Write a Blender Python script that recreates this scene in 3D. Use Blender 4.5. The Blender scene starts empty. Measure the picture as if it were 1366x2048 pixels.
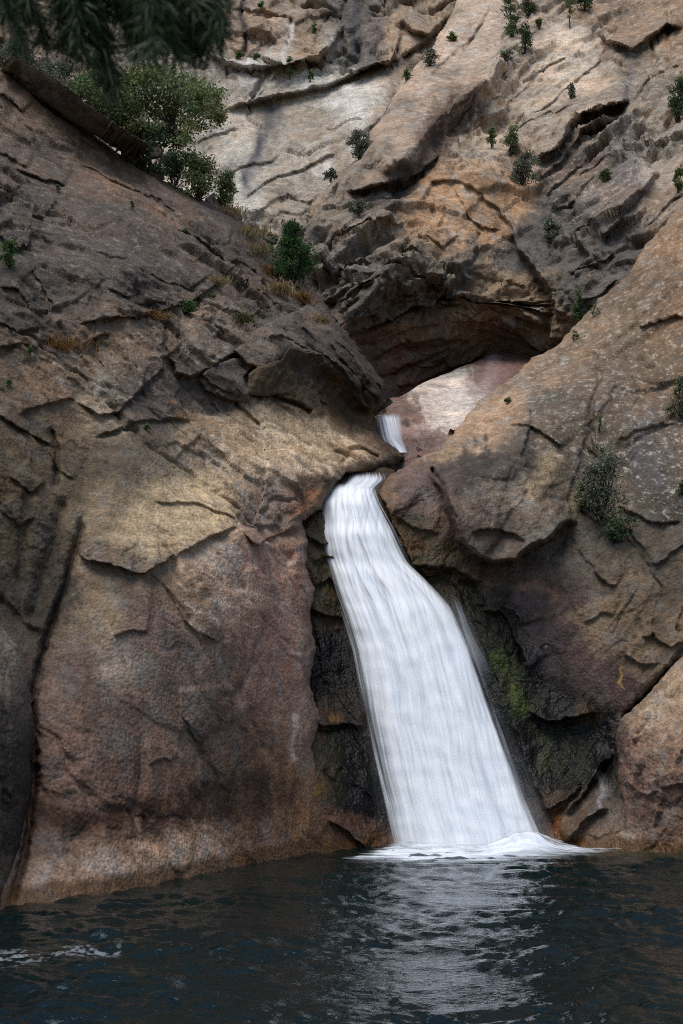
import bpy, math, time
import numpy as np
from mathutils import Vector

T0 = time.time()
scene = bpy.context.scene
col = scene.collection

# ------------------------------------------------------------------ camera
FPX = 2600.0                      # focal length in photo pixels (1366 x 2048)
PITCH = math.radians(9.02)
CAM = np.array([0.0, 0.0, 3.5])
cam_data = bpy.data.cameras.new('camera')
cam = bpy.data.objects.new('camera', cam_data)
col.objects.link(cam)
cam.location = CAM
cam.rotation_euler = (math.pi / 2 + PITCH, 0, 0)
cam_data.sensor_fit = 'VERTICAL'
cam_data.sensor_height = 36.0
cam_data.lens = 36.0 * FPX / 2048.0
cam_data.clip_end = 2000.0
cam_data.dof.use_dof = True
cam_data.dof.focus_distance = 43.0
cam_data.dof.aperture_fstop = 3.0
scene.camera = cam

# ------------------------------------------------------------------ sky, sun, exposure
SUN_EL, SUN_AZ = math.radians(68), math.radians(-150)   # azimuth clockwise from +Y
world = bpy.data.worlds.new('World')
scene.world = world
world.use_nodes = True
wn = world.node_tree
sky = wn.nodes.new('ShaderNodeTexSky')
sky.sky_type = 'NISHITA'
sky.sun_disc = False
sky.sun_elevation = SUN_EL
sky.sun_rotation = SUN_AZ
sky.air_density = 1.0
sky.dust_density = 1.2
sky.ozone_density = 1.2
wn.links.new(sky.outputs[0], wn.nodes['Background'].inputs[0])
wn.nodes['Background'].inputs[1].default_value = 0.085
sun_d = bpy.data.lights.new('sun', 'SUN')
sun = bpy.data.objects.new('sun', sun_d)
col.objects.link(sun)
sun_d.energy = 1.5
sun_d.angle = math.radians(45)
sun_d.color = (1.0, 0.95, 0.88)
sdir = Vector((math.sin(SUN_AZ) * math.cos(SUN_EL), math.cos(SUN_AZ) * math.cos(SUN_EL), math.sin(SUN_EL)))
sun.rotation_euler = sdir.to_track_quat('Z', 'Y').to_euler()
scene.view_settings.view_transform = 'Standard'
scene.view_settings.look = 'None'
scene.view_settings.gamma = 1.0
scene.view_settings.exposure = 0.98
scene.cycles.use_denoising = False
scene.cycles.use_adaptive_sampling = False
scene.cycles.denoising_prefilter = 'ACCURATE'
scene.cycles.filter_width = 1.0
scene.cycles.max_bounces = 6
scene.cycles.diffuse_bounces = 3
scene.cycles.sample_clamp_indirect = 4.0
scene.cycles.blur_glossy = 1.0
scene.cycles.transparent_max_bounces = 16

# ------------------------------------------------------------------ helpers: camera rays, noise
STEP = 2.4
RNG = np.random.default_rng(7)


def rays(x, y):
    x = np.asarray(x, float); y = np.asarray(y, float)
    cx = (x - 683.0) / FPX
    cy = (1024.0 - y) / FPX
    c, s = math.cos(PITCH), math.sin(PITCH)
    dy = c - cy * s
    dz = s + cy * c
    return np.stack([cx / dy, np.ones_like(dy), dz / dy], -1)


def at(x, y, Y):
    return CAM + rays(x, y) * np.asarray(Y, float)[..., None]


def water_Y(y, z=0.0):
    return (z - CAM[2]) / rays(683.0, y)[..., 2]


_perm = np.random.default_rng(11).permutation(256).astype(np.int32)
PERM = np.concatenate([_perm, _perm, _perm])
_g = np.random.default_rng(12).normal(size=(256, 3))
GRAD = (_g / np.linalg.norm(_g, axis=1)[:, None]).astype(np.float32)


def perlin(P):
    """gradient noise, about -0.7 .. 0.7; P is (N,3)"""
    P = P.astype(np.float32)
    I = np.floor(P).astype(np.int32)
    F = P - I
    I &= 255
    U = F * F * F * (F * (F * 6 - 15) + 10)
    x, y, z = I[:, 0], I[:, 1], I[:, 2]
    out = None
    for dx in (0, 1):
        wx = U[:, 0] if dx else 1 - U[:, 0]
        px = PERM[x + dx]
        for dy in (0, 1):
            wy = wx * (U[:, 1] if dy else 1 - U[:, 1])
            py = PERM[px + y + dy]
            for dz in (0, 1):
                g = GRAD[PERM[py + z + dz] & 255]
                d = (F[:, 0] - dx) * g[:, 0] + (F[:, 1] - dy) * g[:, 1] + (F[:, 2] - dz) * g[:, 2]
                d *= wy * (U[:, 2] if dz else 1 - U[:, 2])
                out = d if out is None else out + d
    return out * 1.5


def fbm(P, octaves=4, gain=0.5, lac=2.03, ridged=False):
    a, s = 1.0, 0.0
    out = np.zeros(len(P), np.float32)
    for i in range(octaves):
        n = perlin(P)
        if ridged:
            n = 0.5 - np.abs(n) * 1.4
        out += a * n
        P = P * lac + 17.3
        a *= gain
    return out


_r = np.random.default_rng(13)
CELL_J = _r.uniform(0.08, 0.92, (256, 3)).astype(np.float32)
CELL_T = _r.normal(0, 1, (256, 3)).astype(np.float32)
CELL_O = _r.uniform(-1, 1, 256).astype(np.float32)


def facets(P, tilt=0.5, joints=False):
    """fractured blocks: every cell of a jittered lattice is its own tilted plane; joints: distance to the nearest cell wall"""
    P = P.astype(np.float32)
    I = np.floor(P - 0.5).astype(np.int32)
    best = np.full(len(P), 1e9, np.float32)
    val = np.zeros(len(P), np.float32)
    second = np.full(len(P), 1e9, np.float32)
    for dx in (0, 1):
        for dy in (0, 1):
            for dz in (0, 1):
                cx, cy, cz = I[:, 0] + dx, I[:, 1] + dy, I[:, 2] + dz
                h = PERM[PERM[PERM[cx & 255] + (cy & 255)] + (cz & 255)] & 255
                J = CELL_J[h]
                ex = P[:, 0] - cx - J[:, 0]; ey = P[:, 1] - cy - J[:, 1]; ez = P[:, 2] - cz - J[:, 2]
                d = ex * ex + ey * ey + ez * ez
                T = CELL_T[h]
                v = CELL_O[h] + tilt * (ex * T[:, 0] + ey * T[:, 1] + ez * T[:, 2])
                m = d < best
                second = np.where(m, best, np.minimum(second, d))
                best = np.where(m, d, best)
                val = np.where(m, v, val)
    if joints:
        return np.sqrt(second) - np.sqrt(best), val
    return val


def scoops(P, tilt=0.6):
    """conchoidal flakes: lower envelope of tilted bowls, meeting in sharp edges"""
    P = P.astype(np.float32)
    I = np.floor(P - 0.5).astype(np.int32)
    best = np.full(len(P), 1e9, np.float32)
    for dx in (0, 1):
        for dy in (0, 1):
            for dz in (0, 1):
                cx, cy, cz = I[:, 0] + dx, I[:, 1] + dy, I[:, 2] + dz
                h = PERM[PERM[PERM[cx & 255] + (cy & 255)] + (cz & 255)] & 255
                J = CELL_J[h]
                ex = P[:, 0] - cx - J[:, 0]; ey = P[:, 1] - cy - J[:, 1]; ez = P[:, 2] - cz - J[:, 2]
                T = CELL_T[h]
                v = 0.45 * CELL_O[h] + tilt * (ex * T[:, 0] + ey * T[:, 1] + ez * T[:, 2]) + 1.1 * (ex * ex + ey * ey + ez * ez)
                best = np.minimum(best, v)
    return best


def sstep(a, b, x):
    t = np.clip((x - a) / (b - a), 0, 1)
    return t * t * (3 - 2 * t)


def lin(c):
    c = np.asarray(c, float) / 255.0
    return np.where(c <= 0.04045, c / 12.92, ((c + 0.055) / 1.055) ** 2.4)


def poly_sd(X, Y, pts):
    """signed distance to a closed polygon (positive inside)"""
    pts = np.asarray(pts, float)
    d2 = np.full(X.shape, 1e12)
    inside = np.zeros(X.shape, bool)
    n = len(pts)
    for i in range(n):
        ax, ay = pts[i]; bx, by = pts[(i + 1) % n]
        ex, ey = bx - ax, by - ay
        t = np.clip(((X - ax) * ex + (Y - ay) * ey) / (ex * ex + ey * ey + 1e-9), 0, 1)
        d2 = np.minimum(d2, (X - ax - t * ex) ** 2 + (Y - ay - t * ey) ** 2)
        if ay != by:
            cr = ((ay > Y) != (by > Y)) & (X < (bx - ax) * (Y - ay) / (by - ay) + ax)
            inside ^= cr
    d = np.sqrt(d2)
    return np.where(inside, d, -d)


def line_sd(X, Y, pts):
    """signed distance to an open polyline (positive on the upper side of a left-to-right line) and arc position 0..1"""
    pts = np.asarray(pts, float)
    seg = np.linalg.norm(np.diff(pts, axis=0), axis=1)
    L = seg.sum(); acc = 0.0
    best = np.full(X.shape, 1e12); sg = np.zeros(X.shape); uu = np.zeros(X.shape)
    for i in range(len(pts) - 1):
        ax, ay = pts[i]; ex, ey = pts[i + 1] - pts[i]
        t = np.clip(((X - ax) * ex + (Y - ay) * ey) / (ex * ex + ey * ey + 1e-9), 0, 1)
        d2 = (X - ax - t * ex) ** 2 + (Y - ay - t * ey) ** 2
        m = d2 < best
        best = np.where(m, d2, best)
        sg = np.where(m, np.sign((X - ax) * ey - (Y - ay) * ex), sg)
        uu = np.where(m, (acc + t * seg[i]) / L, uu)
        acc += seg[i]
    return np.sqrt(best) * sg, uu


def tps(ctrl, X, Y, smooth=1e-3):
    """thin-plate surface through (x, y, value) control points"""
    c = np.asarray(ctrl, float)
    S = 400.0
    p = c[:, :2] / S
    def phi(r2):
        return 0.5 * r2 * np.log(r2 + 1e-9)
    n = len(c)
    K = phi(((p[:, None] - p[None]) ** 2).sum(-1)) + smooth * np.eye(n)
    Q = np.c_[np.ones(n), p]
    A = np.block([[K, Q], [Q.T, np.zeros((3, 3))]])
    w = np.linalg.solve(A, np.r_[c[:, 2], np.zeros(3)])
    xs, ys = X / S, Y / S
    out = w[n] + w[n + 1] * xs + w[n + 2] * ys
    for i in range(n):
        out = out + w[i] * phi((xs - p[i, 0]) ** 2 + (ys - p[i, 1]) ** 2)
    return out


def axis(lo, hi, a, b, step):
    """grid lines: fine between a and b, coarser outside (off frame)"""
    out = list(np.arange(max(lo, a), min(hi, b) + step * 0.5, step))
    s, v = step, out[0]
    while v > lo:
        s = min(s * 1.15, step * 5); v -= s; out.insert(0, v)
    s, v = step, out[-1]
    while v < hi:
        s = min(s * 1.15, step * 5); v += s; out.append(v)
    return np.array(out)


def new_mesh(name, verts, faces_list, smooth=True):
    """faces_list: list of int arrays (n,3) / (n,4)"""
    me = bpy.data.meshes.new(name)
    verts = np.asarray(verts, np.float32)
    me.vertices.add(len(verts))
    me.vertices.foreach_set('co', verts.ravel())
    loops = np.concatenate([f.ravel() for f in faces_list]).astype(np.int32)
    tot = np.concatenate([np.full(len(f), f.shape[1], np.int32) for f in faces_list])
    start = np.concatenate([[0], np.cumsum(tot)[:-1]]).astype(np.int32)
    me.loops.add(len(loops))
    me.loops.foreach_set('vertex_index', loops)
    me.polygons.add(len(tot))
    me.polygons.foreach_set('loop_start', start)
    me.polygons.foreach_set('loop_total', tot)
    me.polygons.foreach_set('use_smooth', np.full(len(tot), smooth, bool))
    me.update(calc_edges=True)
    me.validate()
    return me


def set_col(me, name, rgb):
    a = me.color_attributes.new(name, 'FLOAT_COLOR', 'POINT')
    buf = np.ones((len(rgb), 4), np.float32)
    buf[:, :rgb.shape[1]] = rgb
    a.data.foreach_set('color', buf.ravel())


def link(name, me, mat, parent=None):
    o = bpy.data.objects.new(name, me)
    col.objects.link(o)
    if mat is not None and me is not None:
        me.materials.append(mat)
    if parent is not None:
        o.parent = parent
    return o


def tag(o, label=None, cat=None, group=None, kind=None):
    if label: o['label'] = label
    if cat: o['category'] = cat
    if group: o['group'] = group
    if kind: o['kind'] = kind
    return o


# ------------------------------------------------------------------ materials
def nodes_of(name):
    m = bpy.data.materials.new(name)
    m.use_nodes = True
    nt = m.node_tree
    return m, nt, nt.nodes['Principled BSDF']


def N(nt, t, **kw):
    n = nt.nodes.new(t)
    for k, v in kw.items():
        if isinstance(k, str) and hasattr(n, k):
            setattr(n, k, v)
    return n


def mapr(nt, src, a, b, c, d):
    n = nt.nodes.new('ShaderNodeMapRange')
    n.inputs[1].default_value = a; n.inputs[2].default_value = b
    n.inputs[3].default_value = c; n.inputs[4].default_value = d
    nt.links.new(src, n.inputs[0])
    return n.outputs[0]


def math_n(nt, op, a, b=None):
    n = nt.nodes.new('ShaderNodeMath'); n.operation = op
    for i, v in enumerate((a, b)):
        if v is None: continue
        if isinstance(v, (int, float)): n.inputs[i].default_value = v
        else: nt.links.new(v, n.inputs[i])
    return n.outputs[0]


def noise_n(nt, vec, scale, detail=4, rough=0.55, dist=0.0):
    n = nt.nodes.new('ShaderNodeTexNoise')
    n.inputs['Scale'].default_value = scale
    n.inputs['Detail'].default_value = detail
    n.inputs['Roughness'].default_value = rough
    n.inputs['Distortion'].default_value = dist
    nt.links.new(vec, n.inputs['Vector'])
    return n.outputs['Fac']


def mixc(nt, fac, a, b, mode='MIX'):
    n = nt.nodes.new('ShaderNodeMix'); n.data_type = 'RGBA'; n.blend_type = mode
    for s, v in ((n.inputs[0], fac), (n.inputs[6], a), (n.inputs[7], b)):
        if isinstance(v, (int, float)): s.default_value = v
        elif isinstance(v, tuple): s.default_value = v
        else: nt.links.new(v, s)
    return n.outputs[2]


def rock_material(name, far=1.0, bump=1.0):
    """granite: patches come from the mesh attribute; grain, lichen, algae and wetness from noise"""
    m, nt, bs = nodes_of(name)
    L = nt.links.new
    tc = N(nt, 'ShaderNodeTexCoord')
    oc = tc.outputs['Object']
    ca = N(nt, 'ShaderNodeVertexColor'); ca.layer_name = 'Col'
    ma = N(nt, 'ShaderNodeVertexColor'); ma.layer_name = 'Mask'
    sep = N(nt, 'ShaderNodeSeparateColor'); L(ma.outputs[0], sep.inputs[0])
    k = 1.0 / far
    n3 = noise_n(nt, oc, 15 * k, 3, 0.8)
    n4 = noise_n(nt, oc, 3.4 * k, 5, 0.72)
    v = math_n(nt, 'MULTIPLY', mapr(nt, n3, 0.36, 0.64, 0.70, 1.30), mapr(nt, n4, 0.34, 0.66, 0.66, 1.36))
    c = mixc(nt, 1.0, ca.outputs[0], v, 'MULTIPLY')
    # pale crusts of lichen: blotches and small round spots
    vo = N(nt, 'ShaderNodeTexVoronoi'); vo.inputs['Scale'].default_value = 5.0 * k
    L(oc, vo.inputs['Vector'])
    sp = mapr(nt, vo.outputs['Distance'], 0.12, 0.22, 1.0, 0.0)
    sp = math_n(nt, 'MULTIPLY', sp, mapr(nt, n3, 0.42, 0.6, 0.2, 1.0))
    li = math_n(nt, 'MULTIPLY', math_n(nt, 'MAXIMUM', sp, mapr(nt, n4, 0.57, 0.63, 0.0, 1.0)), sep.outputs[0])
    c = mixc(nt, math_n(nt, 'MULTIPLY', li, 0.7), c, (0.40, 0.36, 0.30, 1))
    al = math_n(nt, 'MULTIPLY', sep.outputs[2], mapr(nt, n4, 0.40, 0.58, 0.0, 1.0))
    c = mixc(nt, al, c, (0.022, 0.024, 0.005, 1))
    L(c, bs.inputs['Base Color'])
    wetn = math_n(nt, 'MULTIPLY', sep.outputs[1], mapr(nt, n4, 0.35, 0.6, 0.5, 1.0))
    L(mapr(nt, wetn, 0, 1, 0.86, 0.26), bs.inputs['Roughness'])
    L(mapr(nt, wetn, 0, 1, 0.2, 0.22), bs.inputs['Specular IOR Level'])
    b1 = N(nt, 'ShaderNodeBump'); b1.inputs['Strength'].default_value = 0.5 * bump; b1.inputs['Distance'].default_value = 0.14 * far
    v2 = N(nt, 'ShaderNodeTexVoronoi'); v2.inputs['Scale'].default_value = 11 * k; v2.inputs['Detail'].default_value = 0.0
    L(oc, v2.inputs['Vector'])
    L(math_n(nt, 'ADD', math_n(nt, 'MULTIPLY', noise_n(nt, oc, 7 * k, 4, 0.74), 0.7), math_n(nt, 'MULTIPLY', v2.outputs['Distance'], -0.45)), b1.inputs['Height'])
    L(b1.outputs[0], bs.inputs['Normal'])
    return m


def leaf_material(name, rough=0.6):
    m, nt, bs = nodes_of(name)
    ca = N(nt, 'ShaderNodeVertexColor'); ca.layer_name = 'Col'
    nt.links.new(ca.outputs[0], bs.inputs['Base Color'])
    bs.inputs['Roughness'].default_value = rough
    bs.inputs['Specular IOR Level'].default_value = 0.3
    tr = N(nt, 'ShaderNodeBsdfTranslucent')
    nt.links.new(ca.outputs[0], tr.inputs[0])
    mx = N(nt, 'ShaderNodeMixShader'); mx.inputs[0].default_value = 0.25
    nt.links.new(bs.outputs[0], mx.inputs[1]); nt.links.new(tr.outputs[0], mx.inputs[2])
    nt.links.new(mx.outputs[0], nt.nodes['Material Output'].inputs[0])
    return m


def bark_material(name, c1, c2):
    m, nt, bs = nodes_of(name)
    tc = N(nt, 'ShaderNodeTexCoord')
    n = noise_n(nt, tc.outputs['Object'], 9, 6, 0.7)
    nt.links.new(mixc(nt, mapr(nt, n, 0.35, 0.65, 0, 1), c1 + (1,), c2 + (1,)), bs.inputs['Base Color'])
    bs.inputs['Roughness'].default_value = 0.9
    return m


ROCK_L = rock_material('granite_left')
ROCK_R = rock_material('granite_right')
ROCK_B = rock_material('granite_mid', 1.5)
ROCK_A = rock_material('granite_far', 2.0)
ROCK_W = rock_material('granite_wet', 1.0, 1.2)
LEAF = leaf_material('leaves')
BARK = bark_material('bark', (0.016, 0.012, 0.010), (0.05, 0.04, 0.032))

# ------------------------------------------------------------------ rock builder
MASS = {}


def frame(e1, e2, f):
    """noise frame: e1 = direction the grain runs, f = frequencies along grain, across, through"""
    a = np.array(e1, float); a /= np.linalg.norm(a)
    b = np.array(e2, float); b -= a * (a @ b); b /= np.linalg.norm(b)
    c = np.cross(a, b)
    return np.stack([a * f[0], b * f[1], c * f[2]])


def rock(name, outline, ctrl, xr, yr, cols, mat, noise, ledges=(), cracks=(), stains_and_light=(), plates=(),
         edge_r=22, edge_d=1.6, skirt=2.5, step=None, warp=(5, 3), lichen=(), wet=(), algae=(), parent=None,
         waterstain=False, seed=0.0):
    step = step or STEP
    xs = axis(xr[0], xr[1], -30, 1396, step)
    ys = axis(yr[0], yr[1], -30, 1860, step)
    X, Y = np.meshgrid(xs, ys)
    shp = X.shape
    q = np.stack([X.ravel() / 60.0, Y.ravel() / 60.0, np.full(X.size, 3.7 + seed)], 1)
    q2 = np.stack([X.ravel() / 15.0, Y.ravel() / 15.0, np.full(X.size, 8.1 + seed)], 1)
    wx = (perlin(q) * warp[0] + perlin(q2) * warp[1]).reshape(shp)
    wy = (perlin(q + 31.7) * warp[0] + perlin(q2 + 31.7) * warp[1]).reshape(shp)
    WX, WY = X + wx, Y + wy
    D = tps(ctrl, X, Y)
    keep = np.ones(shp, bool)
    sd = None
    if outline is not None:
        sd = poly_sd(WX, WY, outline)
        gy, gx = np.gradient(sd, ys, xs)
        gl = np.sqrt(gx ** 2 + gy ** 2) + 1e-6
        near = (sd < 0) & (sd > -1.5 * step)
        X = np.where(near, X - sd * gx / gl, X)
        Y = np.where(near, Y - sd * gy / gl, Y)
        keep = sd > -1.5 * step
        e = np.clip(1 - np.clip(sd, 0, None) / edge_r, 0, 1)
        D = D + edge_d * (1 - np.sqrt(np.clip(1 - e * e, 0, 1)))
    base = D.copy()
    for ld in ledges:
        pts, A, Lh, w = ld[:4]
        A2 = ld[4] if len(ld) > 4 else 0.3
        raw = len(ld) > 5
        if not raw:
            if A < 0.3: continue
            if A < 1.25: A, Lh, w = A * 0.42, Lh * 3.4, max(4.2, w * 0.45)
            else: Lh = Lh * 1.5
        p = np.asarray(pts, float)
        mg = 3.2 * Lh + 20
        ix = np.where((xs > p[:, 0].min() - mg) & (xs < p[:, 0].max() + mg))[0]
        iy = np.where((ys > p[:, 1].min() - mg) & (ys < p[:, 1].max() + mg))[0]
        if not len(ix) or not len(iy): continue
        sl = (slice(iy[0], iy[-1] + 1), slice(ix[0], ix[-1] + 1))
        s, u = line_sd(WX[sl], WY[sl], p)
        tp = sstep(0, 0.14, np.minimum(u, 1 - u))
        hi = np.exp(-np.clip(s, 0, None) / Lh) * sstep(-w, 0, s)
        lo = np.exp(np.clip(s + w, None, 0) / (Lh * 0.5)) * sstep(0, -w, s) * A2
        fade = sstep(mg, mg * 0.6, np.abs(s))
        D[sl] += A * tp * fade * (lo - hi)
    for pl in plates:
        pts, A, w = pl[:3]
        tilt = pl[3] if len(pl) > 3 else (0, 0)
        p = np.asarray(pts, float)
        mg = w + 20
        ix = np.where((xs > p[:, 0].min() - mg) & (xs < p[:, 0].max() + mg))[0]
        iy = np.where((ys > p[:, 1].min() - mg) & (ys < p[:, 1].max() + mg))[0]
        if not len(ix) or not len(iy): continue
        sl = (slice(iy[0], iy[-1] + 1), slice(ix[0], ix[-1] + 1))
        s = poly_sd(WX[sl], WY[sl], p)
        c0 = p.mean(0)
        D[sl] -= (A + tilt[0] * (X[sl] - c0[0]) / 100 + tilt[1] * (Y[sl] - c0[1]) / 100) * sstep(-w, 0, s)
    for ck in cracks:
        pts, A, w = ck
        p = np.asarray(pts, float)
        mg = 4 * w + 8
        ix = np.where((xs > p[:, 0].min() - mg) & (xs < p[:, 0].max() + mg))[0]
        iy = np.where((ys > p[:, 1].min() - mg) & (ys < p[:, 1].max() + mg))[0]
        if not len(ix) or not len(iy): continue
        sl = (slice(iy[0], iy[-1] + 1), slice(ix[0], ix[-1] + 1))
        s, u = line_sd(WX[sl], WY[sl], p)
        D[sl] += A * sstep(0, 0.1, np.minimum(u, 1 - u)) * np.exp(-(s / w) ** 2)
    # base normals (without ledges) for displacement
    PB = at(X, Y, base)
    tx = np.gradient(PB, axis=1); ty = np.gradient(PB, axis=0)
    nn = np.cross(tx, ty)
    view = PB - CAM
    nn *= -np.sign((nn * view).sum(-1, keepdims=True))
    nn /= np.linalg.norm(nn, axis=-1, keepdims=True) + 1e-9
    vd = view / np.linalg.norm(view, axis=-1, keepdims=True)
    nn = nn - vd * 1.1                        # lean towards the viewer so steep parts do not smear
    nn /= np.linalg.norm(nn, axis=-1, keepdims=True)
    P = at(X, Y, D)
    kk = keep.ravel()
    Q = P.reshape(-1, 3)[kk] + seed
    h = np.zeros(kk.sum(), np.float32)
    wv = np.stack([perlin(Q * 0.5), perlin(Q * 0.5 + 9.1), perlin(Q * 0.5 + 19.7)], 1)
    Qw = Q + wv * noise.get('warp', 0.5)
    fine = perlin(Q * 2.3)
    Qw = Qw + fine[:, None] * 0.12
    area = np.clip(0.75 + 0.9 * perlin(Q * 0.16 + 5.5), 0.2, 1.5)      # rough here, smooth there
    if 'smooth' in noise:
        sm = np.ones(shp)
        for (pts, wd, val) in noise['smooth']:
            s = poly_sd(WX, WY, pts)
            sm = sm * (1 - (1 - val) * sstep(-wd, wd, s))
        area = area * sm.ravel()[kk]
    for F, amp, tilt in noise.get('facets', ()):
        h += amp * area * facets(Qw @ F.T, tilt)
    for F, amp in noise.get('scoops', ()):
        h += amp * area * scoops(Qw @ F.T)
    for F, amp in noise.get('chips', ()):
        h += amp * (0.4 + 0.6 * area) * scoops(Q @ F.T)
    for F, amp, octv in noise.get('ridged', ()):
        h += amp * area * fbm(Qw @ F.T, octv, 0.55, ridged=True)
    for F, amp, octv in noise.get('fbm', ()):
        h += amp * (0.4 + 0.6 * area) * fbm(Q @ F.T, octv, 0.52)
    for F, amp, w_, step_ in noise.get('joints', ()):
        # open joints between blocks, present only in places, and a small offset from block to block
        jd, jv = facets(Qw @ F.T, 0.3, True)
        on = sstep(0.0, 0.3, perlin(Q * 0.22 + 51.0) + 0.1)
        h += (step_ * jv - amp * np.exp(-(jd / w_) ** 2)) * on * (0.3 + 0.7 * np.clip(area, 0, 1))
    for F, amp, kk_, octv, gain in noise.get('sheets', ()):
        # exfoliation: the face peels off in sheets with long ragged edges
        t = fbm(Q @ F.T, octv, gain) * kk_
        Tg = np.zeros(X.size, np.float32); Tg[kk] = t; Tg = Tg.reshape(shp)
        g1, g0 = np.gradient(Tg)
        band = np.clip(2.2 * np.sqrt(g0 ** 2 + g1 ** 2), 0.03, 0.6).ravel()[kk]     # a step never thinner than the mesh can carry
        fl = np.floor(t); fr = t - fl
        lev = CELL_O[(fl.astype(np.int32) * 37 + 11) & 255]
        lev2 = CELL_O[((fl + 1).astype(np.int32) * 37 + 11) & 255]
        e = np.clip((fr - 1 + band) / band, 0, 1)
        h += amp * (0.08 + 0.92 * area) * ((fl + 0.6 * lev) * (1 - e) + (fl + 1 + 0.6 * lev2) * e)
    for F, amp, sharp in noise.get('strata', ()):
        t = (Qw @ F.T)[:, 1] + 0.35 * perlin(Q * 0.35)
        fr = t - np.floor(t)
        saw = fr - sstep(sharp, 1.0, fr)
        st = perlin(Qw @ (F * 0.45).T + 3.3)
        h += amp * area * saw * sstep(-0.25, 0.35, st)
    H = np.zeros(X.size, np.float32); H[kk] = h
    if sd is not None:
        H *= (0.3 + 0.7 * sstep(2, 30, sd)).ravel()
    P = P + nn * H.reshape(shp)[..., None]
    MASS[name] = (xs, ys, P, keep)
    # colours
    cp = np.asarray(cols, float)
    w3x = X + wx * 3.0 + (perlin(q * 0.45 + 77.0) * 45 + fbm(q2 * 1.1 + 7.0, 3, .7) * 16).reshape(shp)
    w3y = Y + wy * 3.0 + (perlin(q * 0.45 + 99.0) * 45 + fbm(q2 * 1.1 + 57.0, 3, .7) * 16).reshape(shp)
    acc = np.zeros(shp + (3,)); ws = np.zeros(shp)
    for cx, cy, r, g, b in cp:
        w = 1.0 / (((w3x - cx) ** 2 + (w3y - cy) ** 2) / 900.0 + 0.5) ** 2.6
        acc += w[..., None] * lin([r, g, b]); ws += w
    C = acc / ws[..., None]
    # large drifts of tone: weathered, fresher and iron-stained patches
    Pk = P.reshape(-1, 3)
    ksc = noise.get('tone', 1.0)
    t1 = fbm(Pk * 0.5 / ksc + 40, 3).reshape(shp)
    t2 = fbm(Pk * 1.7 / ksc + 60, 3, 0.6).reshape(shp)
    t3 = fbm((Pk @ noise['grain'].T) / ksc + 80, 3, 0.6).reshape(shp)
    C = C * (np.clip(1 + 0.32 * t1 + 0.24 * t2 + 0.16 * t3, 0.35, 1.8))[..., None]
    wm = sstep(0.12, 0.6, t1 - 0.5 * t2)[..., None] * 0.35
    C = C * (1 - wm) + C * np.array([1.2, 0.97, 0.72]) * wm
    cl = sstep(0.1, 0.55, t2 - 0.4 * t1)[..., None] * 0.5
    C = C * (1 - cl) + (C.mean(-1, keepdims=True) * 0.92) * np.array([1.02, 1.0, 0.98]) * cl
    ds = noise.get('desat', 0.28)
    C = (C * (1 - ds) + C.mean(-1, keepdims=True) * ds) * np.array([0.62, 0.595, 0.54])
    for st in stains_and_light:
        pts, wd, rgb, stren = st[:4]
        closed = len(st) > 4 and st[4]
        p = np.asarray(pts, float)
        mg = wd * 3 + 30
        ix = np.where((xs > p[:, 0].min() - mg) & (xs < p[:, 0].max() + mg))[0]
        iy = np.where((ys > p[:, 1].min() - mg) & (ys < p[:, 1].max() + mg))[0]
        if not len(ix) or not len(iy): continue
        sl = (slice(iy[0], iy[-1] + 1), slice(ix[0], ix[-1] + 1))
        sx, sy = WX[sl] + wx[sl], WY[sl] + wy[sl]
        if closed:
            f = sstep(-wd, wd, poly_sd(sx, sy, p))
        else:
            s, u = line_sd(sx, sy, p)
            f = np.exp(-(s / wd) ** 2) * sstep(0, 0.12, np.minimum(u, 1 - u))
        nz = perlin(np.stack([sx.ravel() / 17, sy.ravel() / 40, np.full(sx.size, 2.2)], 1)).reshape(sx.shape)
        f = np.clip(f * stren * (1 + 0.55 * nz), 0, 1)[..., None]
        C[sl] = C[sl] * (1 - f) + lin(rgb) * f
    if waterstain:
        z = P[..., 2]
        nz = (perlin(np.stack([X.ravel() / 40, Y.ravel() / 200, np.full(X.size, 1.2)], 1)).reshape(shp))
        f = sstep(0.40, 0.22, z + 0.12 * nz)[..., None] * 0.8
        C = C * (1 - f) + lin([72, 47, 16]) * f
    M = np.zeros(shp + (3,))
    for ch, lst in ((0, lichen), (1, wet), (2, algae)):
        for pts, wd, val in lst:
            M[..., ch] = np.maximum(M[..., ch], val * sstep(-wd, wd, poly_sd(WX, WY, pts)))
    if waterstain:
        M[..., 1] = np.maximum(M[..., 1], sstep(0.55, 0.15, P[..., 2]))
    # faces
    idx = np.full(shp, -1, np.int64); idx[keep] = np.arange(keep.sum())
    q4 = np.stack([idx[:-1, :-1], idx[1:, :-1], idx[1:, 1:], idx[:-1, 1:]], -1).reshape(-1, 4)
    q4 = q4[(q4 >= 0).all(1)]
    V = P[keep]; Cv = C[keep]; Mv = M[keep]
    faces = [q4]
    if outline is not None and skirt > 0:
        e = np.concatenate([q4[:, [0, 1]], q4[:, [1, 2]], q4[:, [2, 3]], q4[:, [3, 0]]])
        key = np.minimum(e[:, 0], e[:, 1]) * (len(V) + 1) + np.maximum(e[:, 0], e[:, 1])
        uq, inv, cnt = np.unique(key, return_inverse=True, return_counts=True)
        be = e[cnt[inv] == 1]
        bv = np.unique(be)
        mp = np.full(len(V), -1, np.int64); mp[bv] = np.arange(len(bv))
        inw = np.stack([gx / gl, gy / gl], -1)[keep][bv]
        vdir = (V[bv] - CAM); dist = np.linalg.norm(vdir, axis=1, keepdims=True); vdir = vdir / dist
        inw3 = np.stack([inw[:, 0], np.zeros(len(bv)), -inw[:, 1]], 1)
        prev = bv
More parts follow.
